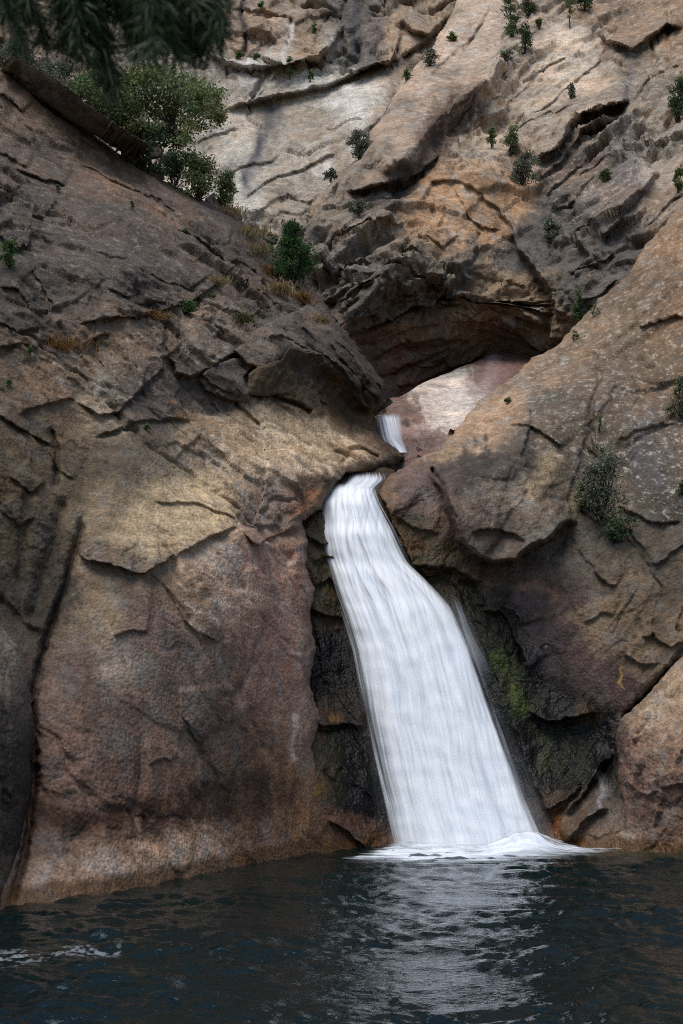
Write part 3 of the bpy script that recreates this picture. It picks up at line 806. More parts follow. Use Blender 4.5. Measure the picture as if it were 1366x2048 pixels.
# left cliff: the long dark slab, the overhang and the dome at the pool
D_out = [(-400, -150), (-100, 62), (0, 140), (60, 180), (120, 224), (180, 268), (250, 318), (330, 366), (400, 398), (450, 420), (500, 452), (545, 492), (600, 545), (640, 592), (690, 657),
         (740, 722), (770, 770), (774, 808), (752, 832), (746, 850), (766, 874), (800, 897), (812, 914), (782, 932), (740, 942), (690, 946), (668, 975), (640, 1020), (606, 1046),
         (622, 1085), (612, 1130), (630, 1178), (617, 1240), (632, 1300), (620, 1370), (642, 1436), (628, 1500), (648, 1562), (636, 1620), (642, 1690), (634, 1780), (-400, 1990)]
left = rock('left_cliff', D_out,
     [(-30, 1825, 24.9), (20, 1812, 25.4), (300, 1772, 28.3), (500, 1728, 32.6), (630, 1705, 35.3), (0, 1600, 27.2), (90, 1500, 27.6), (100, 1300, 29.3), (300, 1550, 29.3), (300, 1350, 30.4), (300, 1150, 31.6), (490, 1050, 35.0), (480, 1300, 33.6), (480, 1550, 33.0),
      (600, 1600, 35.3), (620, 1400, 36.4), (615, 1150, 37.6), (600, 1040, 38.4), (200, 1030, 32.3), (170, 870, 34.2), (400, 950, 36), (280, 900, 34.4), (560, 960, 38.2), (660, 960, 40.4), (720, 930, 42.4), (810, 918, 45), (520, 810, 40.2), (640, 835, 42.6), (720, 875, 43.7),
      (400, 800, 38.4), (290, 720, 37.4), (150, 700, 35.8), (40, 700, 34), (40, 850, 32.2), (60, 1000, 31), (50, 1150, 30.2), (50, 500, 37.8), (250, 500, 40.8), (420, 600, 41.6), (0, 150, 48), (150, 300, 47.5), (330, 380, 48.5), (450, 430, 49.5), (550, 530, 49), (640, 610, 48), (710, 690, 46.5),
      (770, 780, 45.2), (560, 650, 43.6), (650, 720, 43.6), (-390, 400, 35), (-390, 150, 43), (-390, -150, 52), (-390, 900, 27.5), (-390, 1500, 23.5), (-390, 1900, 22)],
     (-390, 840), (-160, 1880),
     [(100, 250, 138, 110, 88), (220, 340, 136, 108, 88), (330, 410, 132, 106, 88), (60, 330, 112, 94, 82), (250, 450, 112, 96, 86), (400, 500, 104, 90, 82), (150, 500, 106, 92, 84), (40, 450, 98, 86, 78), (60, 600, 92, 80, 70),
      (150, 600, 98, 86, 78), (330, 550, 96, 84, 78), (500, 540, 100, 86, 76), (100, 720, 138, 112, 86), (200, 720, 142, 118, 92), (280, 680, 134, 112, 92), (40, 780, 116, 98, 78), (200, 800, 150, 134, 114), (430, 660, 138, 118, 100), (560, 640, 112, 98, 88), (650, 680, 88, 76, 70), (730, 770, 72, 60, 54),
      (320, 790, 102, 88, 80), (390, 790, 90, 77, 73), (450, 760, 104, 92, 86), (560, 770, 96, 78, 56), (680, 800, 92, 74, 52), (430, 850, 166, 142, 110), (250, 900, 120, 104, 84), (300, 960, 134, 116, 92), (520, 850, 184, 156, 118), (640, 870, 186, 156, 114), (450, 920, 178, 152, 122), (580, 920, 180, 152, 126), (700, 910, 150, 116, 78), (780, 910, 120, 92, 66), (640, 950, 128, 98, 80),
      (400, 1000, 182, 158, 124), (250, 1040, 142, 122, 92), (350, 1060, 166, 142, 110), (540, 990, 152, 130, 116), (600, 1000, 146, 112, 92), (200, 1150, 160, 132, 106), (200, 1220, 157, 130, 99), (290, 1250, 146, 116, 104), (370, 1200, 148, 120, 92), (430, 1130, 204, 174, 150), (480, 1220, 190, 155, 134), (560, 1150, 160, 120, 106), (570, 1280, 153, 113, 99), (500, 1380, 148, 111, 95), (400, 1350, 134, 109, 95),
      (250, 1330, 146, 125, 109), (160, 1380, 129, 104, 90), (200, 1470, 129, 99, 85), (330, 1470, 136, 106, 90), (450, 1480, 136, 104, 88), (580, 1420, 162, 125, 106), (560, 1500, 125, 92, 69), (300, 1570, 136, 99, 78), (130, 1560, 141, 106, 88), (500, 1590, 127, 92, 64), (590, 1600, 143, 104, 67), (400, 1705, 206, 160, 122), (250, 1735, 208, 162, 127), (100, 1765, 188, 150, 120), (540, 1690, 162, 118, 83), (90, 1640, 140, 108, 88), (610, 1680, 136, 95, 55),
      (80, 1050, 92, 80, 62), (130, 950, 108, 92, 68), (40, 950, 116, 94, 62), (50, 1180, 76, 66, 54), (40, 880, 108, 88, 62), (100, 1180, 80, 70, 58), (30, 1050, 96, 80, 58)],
     ROCK_L, nz(e_l, (.5, -.5, .6), 2.6, 0.28, 0.22, 0.24, 0.24, 1.15, 0.6,
                smooth=[([(150, 1130), (290, 1155), (480, 1060), (620, 1080), (640, 1780), (0, 1880), (60, 1400), (110, 1250)], 25, .2), ([(0, 1650), (300, 1560), (640, 1560), (640, 1780), (0, 1880)], 40, .35),
                        ([(380, 850), (500, 800), (640, 830), (820, 920), (660, 960), (520, 950)], 15, .35), ([(20, 170), (330, 370), (520, 500), (360, 440), (200, 350), (0, 250)], 15, .4), ([(0, 560), (180, 560), (480, 540), (620, 570), (780, 780), (700, 800), (560, 700), (340, 720), (0, 720)], 30, 1.5)]),
     ledges=[([(140, 1105), (200, 1122), (290, 1143), (350, 1108), (420, 1066), (470, 1046), (496, 1046)], 1.1, 70, 6, .15),
             ([(492, 1056), (520, 1090), (560, 1064), (592, 1050), (632, 1045)], .9, 40, 8, .2),
             ([(300, 997), (350, 1000), (392, 998), (440, 1010), (470, 1020), (490, 1040)], .4, 20, 5), ([(285, 925), (330, 922), (370, 938), (420, 935)], .25, 16, 5), ([(240, 960), (300, 950), (380, 962)], .25, 16, 6),
             ([(490, 730), (540, 735), (578, 702), (640, 716), (680, 756), (722, 802), (768, 838)], .7, 150, 16, .5, True),
             ([(620, 640), (672, 722), (742, 792), (775, 810)], .7, 30, 12), ([(650, 635), (700, 698), (750, 762), (776, 790)], .7, 24, 10), ([(560, 620), (600, 655), (640, 700)], .5, 26, 8), ([(640, 600), (690, 680), (730, 730)], .6, 20, 8),
             ([(150, 792), (200, 824), (240, 814), (290, 768), (331, 734), (338, 700), (352, 690)], .8, 46, 8, .2),
             ([(40, 824), (75, 808), (140, 790), (160, 794)], .5, 30, 7), ([(-10, 824), (50, 858), (120, 894)], .5, 16, 6),
             ([(182, 870), (220, 853), (270, 838), (350, 828), (405, 834)], .5, 30, 7, .2), ([(280, 880), (330, 885), (380, 905)], .25, 20, 5),
             ([(95, 655), (130, 672), (162, 680), (200, 668), (232, 660)], .7, 30, 8), ([(150, 635), (225, 628), (282, 628), (346, 608), (402, 583), (448, 560), (470, 530)], 1.1, 60, 9, .2),
             ([(205, 566), (280, 588), (350, 598), (385, 585)], .5, 26, 7), ([(265, 528), (320, 548), (382, 563), (430, 540)], .5, 26, 6), ([(330, 440), (382, 466), (450, 502), (510, 535), (545, 560)], .6, 30, 6),
             ([(440, 612), (480, 620), (502, 632), (520, 606)], .6, 24, 6), ([(470, 560), (520, 575), (560, 610), (590, 640)], .6, 24, 7), ([(500, 600), (540, 612), (560, 640)], .5, 20, 7),
             ([(-10, 690), (60, 678), (78, 694)], .6, 26, 9), ([(-10, 640), (40, 650), (90, 640)], .5, 26, 8), ([(30, 326), (80, 350), (138, 370)], .8, 36, 8), ([(-10, 296), (30, 312), (62, 330)], .6, 24, 6),
             ([(-10, 450), (30, 490), (58, 480), (60, 440)], .9, 40, 9), ([(60, 420), (92, 424), (110, 400)], .5, 20, 8), ([(-10, 200), (20, 208), (45, 228)], .7, 20, 8), ([(-10, 370), (30, 380), (45, 362)], .5, 20, 6),
             ([(60, 530), (90, 560), (110, 600), (95, 640)], .6, 26, 9), ([(0, 560), (40, 570), (70, 600)], .5, 24, 8), ([(225, 424), (270, 464), (322, 480)], .35, 20, 6), ([(185, 490), (222, 510), (260, 512)], .35, 20, 5), ([(140, 250), (200, 290), (260, 330), (300, 350)], .4, 22, 6),
             ([(338, 698), (362, 712), (366, 738), (390, 745), (430, 724), (450, 706), (488, 694), (522, 700)], .5, 90, 9, .1, True), ([(402, 746), (436, 776), (470, 790), (492, 796), (503, 768)], .45, 40, 8, .1, True), ([(436, 790), (458, 816), (472, 802)], .25, 16, 5, .1, True), ([(470, 800), (500, 830), (520, 852)], .25, 14, 4, .1, True),
             ([(235, 1235), (280, 1262), (300, 1300)], .25, 30, 10), ([(225, 1270), (260, 1258), (300, 1262)], .3, 26, 9), ([(330, 1170), (370, 1240), (395, 1262), (440, 1290)], .3, 30, 8), ([(385, 1262), (420, 1255), (470, 1265), (525, 1295)], .25, 20, 5),
             ([(360, 1370), (365, 1430), (400, 1490)], .35, 34, 10), ([(400, 1310), (430, 1320), (445, 1340)], .2, 20, 6), ([(225, 1500), (260, 1478), (290, 1465)], .25, 24, 8), ([(300, 1525), (330, 1512), (350, 1518)], .3, 20, 6), ([(350, 1612), (400, 1590), (440, 1572), (452, 1578)], .25, 26, 6),
             ([(500, 1370), (540, 1420), (600, 1430), (625, 1418)], .25, 30, 8), ([(150, 1180), (200, 1175), (240, 1192)], .2, 20, 6),
             ([(20, 950), (60, 985), (90, 960)], .4, 24, 8), ([(0, 1010), (40, 1050), (70, 1030)], .4, 24, 8), ([(90, 890), (120, 940), (150, 960)], .35, 20, 7)],
     cracks=[([(155, 325), (225, 360), (320, 402), (370, 436)], .35, 3), ([(172, 1010), (142, 1130), (108, 1235), (80, 1330), (66, 1400), (70, 1550), (58, 1650), (20, 1830)], .6, 8),
             ([(130, 990), (110, 1080), (80, 1180), (60, 1250)], .35, 14), ([(60, 960), (50, 1060), (40, 1180)], .2, 10), ([(290, 1145), (340, 1190), (385, 1250)], .12, 5), ([(100, 850), (120, 900), (110, 980)], .5, 7),
             ([(335, 640), (333, 690), (340, 705)], .5, 4), ([(365, 610), (362, 660), (364, 710)], .25, 3), ([(300, 280), (370, 330), (420, 380)], .3, 4), ([(470, 800), (520, 850), (518, 853)], .5, 4), ([(100, 400), (180, 460), (240, 500)], .2, 3), ([(540, 795), (580, 808), (620, 830)], .5, 4),
             ([(690, 905), (720, 900), (760, 915)], .4, 4), ([(665, 905), (690, 915), (682, 930)], .3, 4)],
     stains_and_light=[([(425, 852), (515, 806), (640, 836), (765, 902), (690, 942), (560, 955), (450, 930)], 18, (200, 174, 142), .35, True), ([(300, 960), (420, 930), (490, 1030), (400, 1060), (300, 1110), (210, 1080)], 25, (196, 170, 132), .45, True),  # first tan patch brightens the shoulder against the shade of the brow
             ([(60, 1600), (140, 1606), (200, 1616), (330, 1592), (430, 1566), (500, 1548), (608, 1556), (612, 1600), (520, 1640), (400, 1648), (300, 1688), (180, 1668), (100, 1668)], 20, (50, 33, 24), .8, True),
             ([(360, 1600), (430, 1575), (560, 1560)], 20, (44, 30, 24), .6), ([(70, 1620), (150, 1628), (220, 1640)], 18, (44, 28, 20), .6),
             ([(560, 1090), (575, 1180), (590, 1260), (598, 1330)], 18, (176, 146, 126), .4), ([(590, 1075), (604, 1180), (612, 1260)], 9, (136, 88, 60), .4), ([(545, 1050), (560, 1130), (580, 1210)], 4, (136, 84, 52), .4), ([(585, 1220), (586, 1330), (570, 1400)], 4, (136, 84, 52), .4),
             ([(590, 1420), (592, 1470), (590, 1530)], 7, (186, 172, 154), .45), ([(380, 1240), (400, 1258), (415, 1268)], 14, (186, 168, 142), .4), ([(200, 1350), (240, 1330), (260, 1310)], 22, (156, 142, 128), .4), ([(180, 800), (200, 820), (225, 800)], 16, (170, 152, 130), .4),
             ([(420, 870), (500, 890)], 5, (140, 104, 76), .4), ([(150, 1300), (155, 1380)], 16, (86, 70, 64), .5), ([(60, 1280), (50, 1400), (60, 1560)], 36, (48, 40, 34), .6), ([(120, 1050), (90, 1200), (66, 1330)], 22, (52, 46, 38), .7),
             ([(580, 820), (640, 830), (700, 870)], 6, (110, 86, 56), .5), ([(160, 1440), (165, 1410)], 5, (130, 90, 56), .4), ([(300, 1320), (310, 1290)], 4, (130, 90, 56), .4), ([(650, 965), (620, 1000), (600, 1040)], 16, (150, 96, 62), .6)]
     + STREAKS,
     lichen=[([(90, 680), (330, 640), (480, 600), (460, 700), (240, 830), (100, 780)], 30, .55), ([(0, 150), (400, 400), (500, 560), (0, 620)], 40, .3)],
     wet=[([(520, 940), (700, 930), (820, 900), (780, 970), (640, 1060), (560, 1060)], 20, .5), ([(560, 1060), (640, 1060), (650, 1700), (590, 1700)], 30, .35)],
     algae=[([(620, 960), (700, 950), (680, 985), (610, 1050), (590, 1040)], 10, .8)],
     edge_r=20, edge_d=1.2, skirt=5, waterstain=True, seed=0.0)
tag(left, 'dark brown sloping slab cliff left of the falls, ending in a smooth dome at the pool', 'cliff', kind='structure')


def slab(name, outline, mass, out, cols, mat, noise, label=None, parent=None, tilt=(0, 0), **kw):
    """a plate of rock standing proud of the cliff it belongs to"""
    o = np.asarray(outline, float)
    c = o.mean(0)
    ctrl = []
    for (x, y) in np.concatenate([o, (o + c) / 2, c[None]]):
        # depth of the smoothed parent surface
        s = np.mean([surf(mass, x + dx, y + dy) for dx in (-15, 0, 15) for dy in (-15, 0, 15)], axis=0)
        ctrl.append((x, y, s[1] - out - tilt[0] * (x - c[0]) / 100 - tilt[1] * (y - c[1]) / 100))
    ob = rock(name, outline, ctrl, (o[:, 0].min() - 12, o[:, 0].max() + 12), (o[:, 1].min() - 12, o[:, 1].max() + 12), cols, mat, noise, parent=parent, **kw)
    if label: ob['label'] = label
    return ob


nL = nz(e_l, (.5, -.5, .6), 1.2, 0.10, 0.10, 0.10, 0.06, 0.8, 0.4)
RS = [(4, 124), (22, 108), (60, 130), (110, 160), (150, 190), (200, 228), (250, 262), (296, 290), (290, 308), (228, 296), (176, 268), (132, 238), (82, 202), (30, 172), (4, 150)]
rs = rock('ridge_slab', RS, [(4, 124, 46.6), (22, 108, 46.5), (110, 160, 46.3), (200, 228, 46.3), (296, 290, 46.6), (290, 308, 47.9), (176, 268, 48.0), (82, 202, 48.0), (4, 150, 48.0)],
     (-10, 310), (95, 322),
     [(20, 116, 146, 133, 115), (70, 138, 141, 127, 110), (110, 165, 138, 123, 107), (200, 234, 128, 114, 99), (100, 192, 95, 80, 65), (40, 160, 88, 73, 58), (150, 226, 96, 82, 67), (180, 254, 93, 80, 66), (250, 288, 100, 89, 77)], ROCK_L, nz(e_l, (.5, -.5, .6), 1.4, .10, .10, .08), parent=left, edge_r=4, edge_d=.1, skirt=2.0, warp=(4, 3), seed=12.0)  # darker underside points put the shade below the lip into the colour
rs['label'] = 'long thick slab lying along the ridge, shade painted under its lip'
nO = nz(e_l, (.5, -.5, .6), 1.1, .20, .14, .12, jasp=.6)
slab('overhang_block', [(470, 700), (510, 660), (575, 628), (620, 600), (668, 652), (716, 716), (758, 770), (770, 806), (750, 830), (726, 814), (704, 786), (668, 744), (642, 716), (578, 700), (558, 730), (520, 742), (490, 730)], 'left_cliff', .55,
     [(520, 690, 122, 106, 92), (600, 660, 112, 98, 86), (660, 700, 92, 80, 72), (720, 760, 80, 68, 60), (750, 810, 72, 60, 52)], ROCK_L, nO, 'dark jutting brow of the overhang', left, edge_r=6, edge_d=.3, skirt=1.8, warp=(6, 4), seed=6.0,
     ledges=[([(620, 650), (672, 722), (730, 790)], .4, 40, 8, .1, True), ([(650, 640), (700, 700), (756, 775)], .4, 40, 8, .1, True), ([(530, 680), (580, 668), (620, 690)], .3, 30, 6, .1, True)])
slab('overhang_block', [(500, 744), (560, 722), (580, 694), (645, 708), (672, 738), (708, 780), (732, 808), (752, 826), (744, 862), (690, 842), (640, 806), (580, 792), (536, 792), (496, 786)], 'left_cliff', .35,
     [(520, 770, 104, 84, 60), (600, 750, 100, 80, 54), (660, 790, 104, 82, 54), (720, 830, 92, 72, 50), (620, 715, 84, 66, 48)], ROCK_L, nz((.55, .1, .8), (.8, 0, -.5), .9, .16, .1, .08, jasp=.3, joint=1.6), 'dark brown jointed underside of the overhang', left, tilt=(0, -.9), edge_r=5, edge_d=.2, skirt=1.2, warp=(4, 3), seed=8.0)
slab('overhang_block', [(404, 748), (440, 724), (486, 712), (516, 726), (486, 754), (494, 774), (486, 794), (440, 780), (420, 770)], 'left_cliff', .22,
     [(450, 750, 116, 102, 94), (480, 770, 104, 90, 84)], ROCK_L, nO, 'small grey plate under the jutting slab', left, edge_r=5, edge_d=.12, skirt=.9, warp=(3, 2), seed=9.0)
for (x, y, rx, ry) in ((302, 300, 26, 16), (340, 322, 24, 16), (310, 345, 24, 13), (268, 318, 26, 12), (430, 408, 18, 10), (470, 430, 20, 12), (505, 455, 22, 12), (540, 480, 18, 12), (600, 560, 14, 18)):
    an = np.linspace(0, 2 * math.pi, 9)[:-1]
    r = 1 + RNG.uniform(-.22, .22, 8)
    th = math.radians(33)
    ox = rx * np.cos(an) * r; oy = ry * np.sin(an) * r
    out = np.stack([x + ox * math.cos(th) - oy * math.sin(th), y + ox * math.sin(th) + oy * math.cos(th)], 1)
    g = RNG.uniform(.8, 1.15)
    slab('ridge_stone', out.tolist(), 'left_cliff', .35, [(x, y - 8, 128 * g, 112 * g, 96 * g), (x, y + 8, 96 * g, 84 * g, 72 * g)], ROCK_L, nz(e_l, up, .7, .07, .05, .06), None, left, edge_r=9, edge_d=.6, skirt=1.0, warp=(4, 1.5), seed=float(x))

# dark bulge at the left edge of the frame
but = rock('left_buttress', [(-420, 1160), (-60, 1215), (0, 1248), (38, 1290), (60, 1360), (69, 1450), (66, 1560), (48, 1660), (22, 1770), (8, 1850), (-420, 1990)],
     [(-10, 1835, 24.4), (10, 1780, 24.9), (40, 1640, 25.6), (55, 1500, 26.2), (40, 1380, 26.8), (0, 1290, 27.3), (-30, 1500, 25.2), (-400, 1200, 23), (-400, 1500, 21), (-400, 1950, 20)],
     (-420, 80), (1150, 1900),
     [(20, 1330, 132, 118, 102), (40, 1380, 112, 98, 86), (20, 1450, 62, 54, 46), (20, 1550, 44, 38, 33), (20, 1650, 70, 56, 46), (10, 1750, 124, 98, 80), (-200, 1500, 80, 70, 60)],
     ROCK_L, nz((.2, .1, -1), (1, 0, 0), 2.0, .14, .12, .2), edge_r=40, edge_d=1.2, skirt=4, waterstain=True, wet=[([(-50, 1420), (80, 1420), (80, 1640), (-50, 1640)], 30, .4)], warp=(4, 1.2), seed=7.7)
tag(but, 'dark rounded rock bulge at the left edge of the pool', 'rock', kind='structure')

# wet bed behind and beside the falls
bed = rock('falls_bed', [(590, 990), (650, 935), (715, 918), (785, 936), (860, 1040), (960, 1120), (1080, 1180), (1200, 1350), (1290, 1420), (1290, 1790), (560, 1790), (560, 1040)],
     [(700, 960, 42.0), (770, 965, 42), (720, 925, 44.2), (790, 915, 45.0), (650, 940, 43.2), (740, 890, 46.2), (600, 1060, 40.0), (700, 1050, 41.0), (780, 1080, 40.9), (700, 1140, 40.4), (830, 1160, 40.3), (640, 1140, 39.9), (645, 1240, 39.4), (700, 1240, 39.8), (850, 1220, 39.7), (920, 1200, 39.7), (720, 1350, 39.1), (650, 1350, 38.9), (650, 1480, 37.2),
      (640, 1600, 35.9), (690, 1660, 36.4), (640, 1720, 35.2), (740, 1690, 36.8), (800, 1500, 38.3), (900, 1400, 39.0), (900, 1700, 37.2), (990, 1300, 39.0), (1060, 1300, 39.25), (1040, 1420, 38.6), (1120, 1430, 38.75), (1180, 1490, 38.4), (1100, 1560, 38.3), (1150, 1620, 37.4), (1220, 1560, 37.9), (1200, 1690, 36.4), (1090, 1690, 37.0), (960, 1190, 39.85), (1280, 1600, 37.6), (1240, 1780, 35.2), (600, 1780, 34.6)],
     (555, 1295), (870, 1790),
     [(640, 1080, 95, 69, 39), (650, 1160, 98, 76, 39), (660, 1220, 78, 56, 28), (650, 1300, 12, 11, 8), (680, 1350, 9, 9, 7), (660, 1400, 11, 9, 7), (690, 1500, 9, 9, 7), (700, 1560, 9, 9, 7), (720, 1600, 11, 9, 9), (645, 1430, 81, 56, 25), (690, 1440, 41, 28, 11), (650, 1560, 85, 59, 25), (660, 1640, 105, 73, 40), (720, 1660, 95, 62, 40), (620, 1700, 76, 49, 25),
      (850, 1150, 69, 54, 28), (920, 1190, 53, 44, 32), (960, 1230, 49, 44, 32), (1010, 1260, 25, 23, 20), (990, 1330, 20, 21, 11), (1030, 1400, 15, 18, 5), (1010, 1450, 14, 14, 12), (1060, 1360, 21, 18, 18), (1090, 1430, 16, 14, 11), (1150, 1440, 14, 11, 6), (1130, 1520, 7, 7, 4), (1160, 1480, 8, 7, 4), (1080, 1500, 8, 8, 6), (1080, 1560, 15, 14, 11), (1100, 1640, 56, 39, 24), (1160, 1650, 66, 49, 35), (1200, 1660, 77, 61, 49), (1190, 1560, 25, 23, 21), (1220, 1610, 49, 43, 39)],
     ROCK_W, nz((.25, .2, -.95), (1, 0, 0), 1.5, .12, .12, .16, .12, .7, .5),
     ledges=[([(600, 1060), (640, 1085), (680, 1090)], .5, 20, 8), ([(620, 1125), (650, 1110), (690, 1130)], .4, 18, 8), ([(625, 1170), (660, 1150), (690, 1190), (705, 1210)], .5, 22, 8), ([(620, 1220), (650, 1230), (700, 1235)], .5, 22, 10),
             ([(610, 1430), (650, 1450), (700, 1445), (740, 1450)], .7, 30, 14), ([(660, 1640), (690, 1660), (740, 1700)], .5, 20, 8, .5), ([(1020, 1250), (1040, 1290), (1060, 1330)], .5, 20, 8), ([(950, 1200), (1000, 1215), (1030, 1260)], .4, 20, 8),
             ([(1060, 1420), (1100, 1440), (1160, 1430), (1190, 1420)], .6, 26, 12), ([(1130, 1620), (1160, 1580), (1200, 1530), (1230, 1490)], .6, 20, 10), ([(1130, 1680), (1170, 1640), (1220, 1610)], .5, 20, 8), ([(1080, 1620), (1120, 1600), (1160, 1560)], .5, 20, 10)],
     stains_and_light=[([(985, 1290), (1010, 1340), (1035, 1400), (1060, 1440)], 16, (64, 74, 22), .8), ([(1190, 1540), (1200, 1580), (1195, 1640)], 10, (120, 116, 116), .6), ([(1105, 1600), (1115, 1640), (1100, 1680)], 14, (110, 62, 26), .7), ([(640, 1590), (600, 1540)], 16, (110, 80, 30), .6), ([(660, 1435), (700, 1442)], 9, (120, 84, 36), .45)],
     wet=[([(560, 940), (1300, 940), (1300, 1800), (560, 1800)], 5, 1.0)], algae=[([(930, 1200), (1010, 1230), (1100, 1400), (1200, 1400), (1180, 1560), (1080, 1560), (980, 1380)], 15, .4), ([(610, 1060), (700, 1060), (720, 1230), (620, 1230)], 12, .6), ([(780, 1060), (900, 1120), (960, 1180), (840, 1170)], 10, .8), ([(620, 1500), (690, 1450), (700, 1600), (640, 1600)], 15, .5)],
     edge_r=10, edge_d=.5, skirt=3, waterstain=True, seed=2.2)
tag(bed, 'black wet mossy rock bed behind and beside the waterfall', 'rock bed', kind='structure')

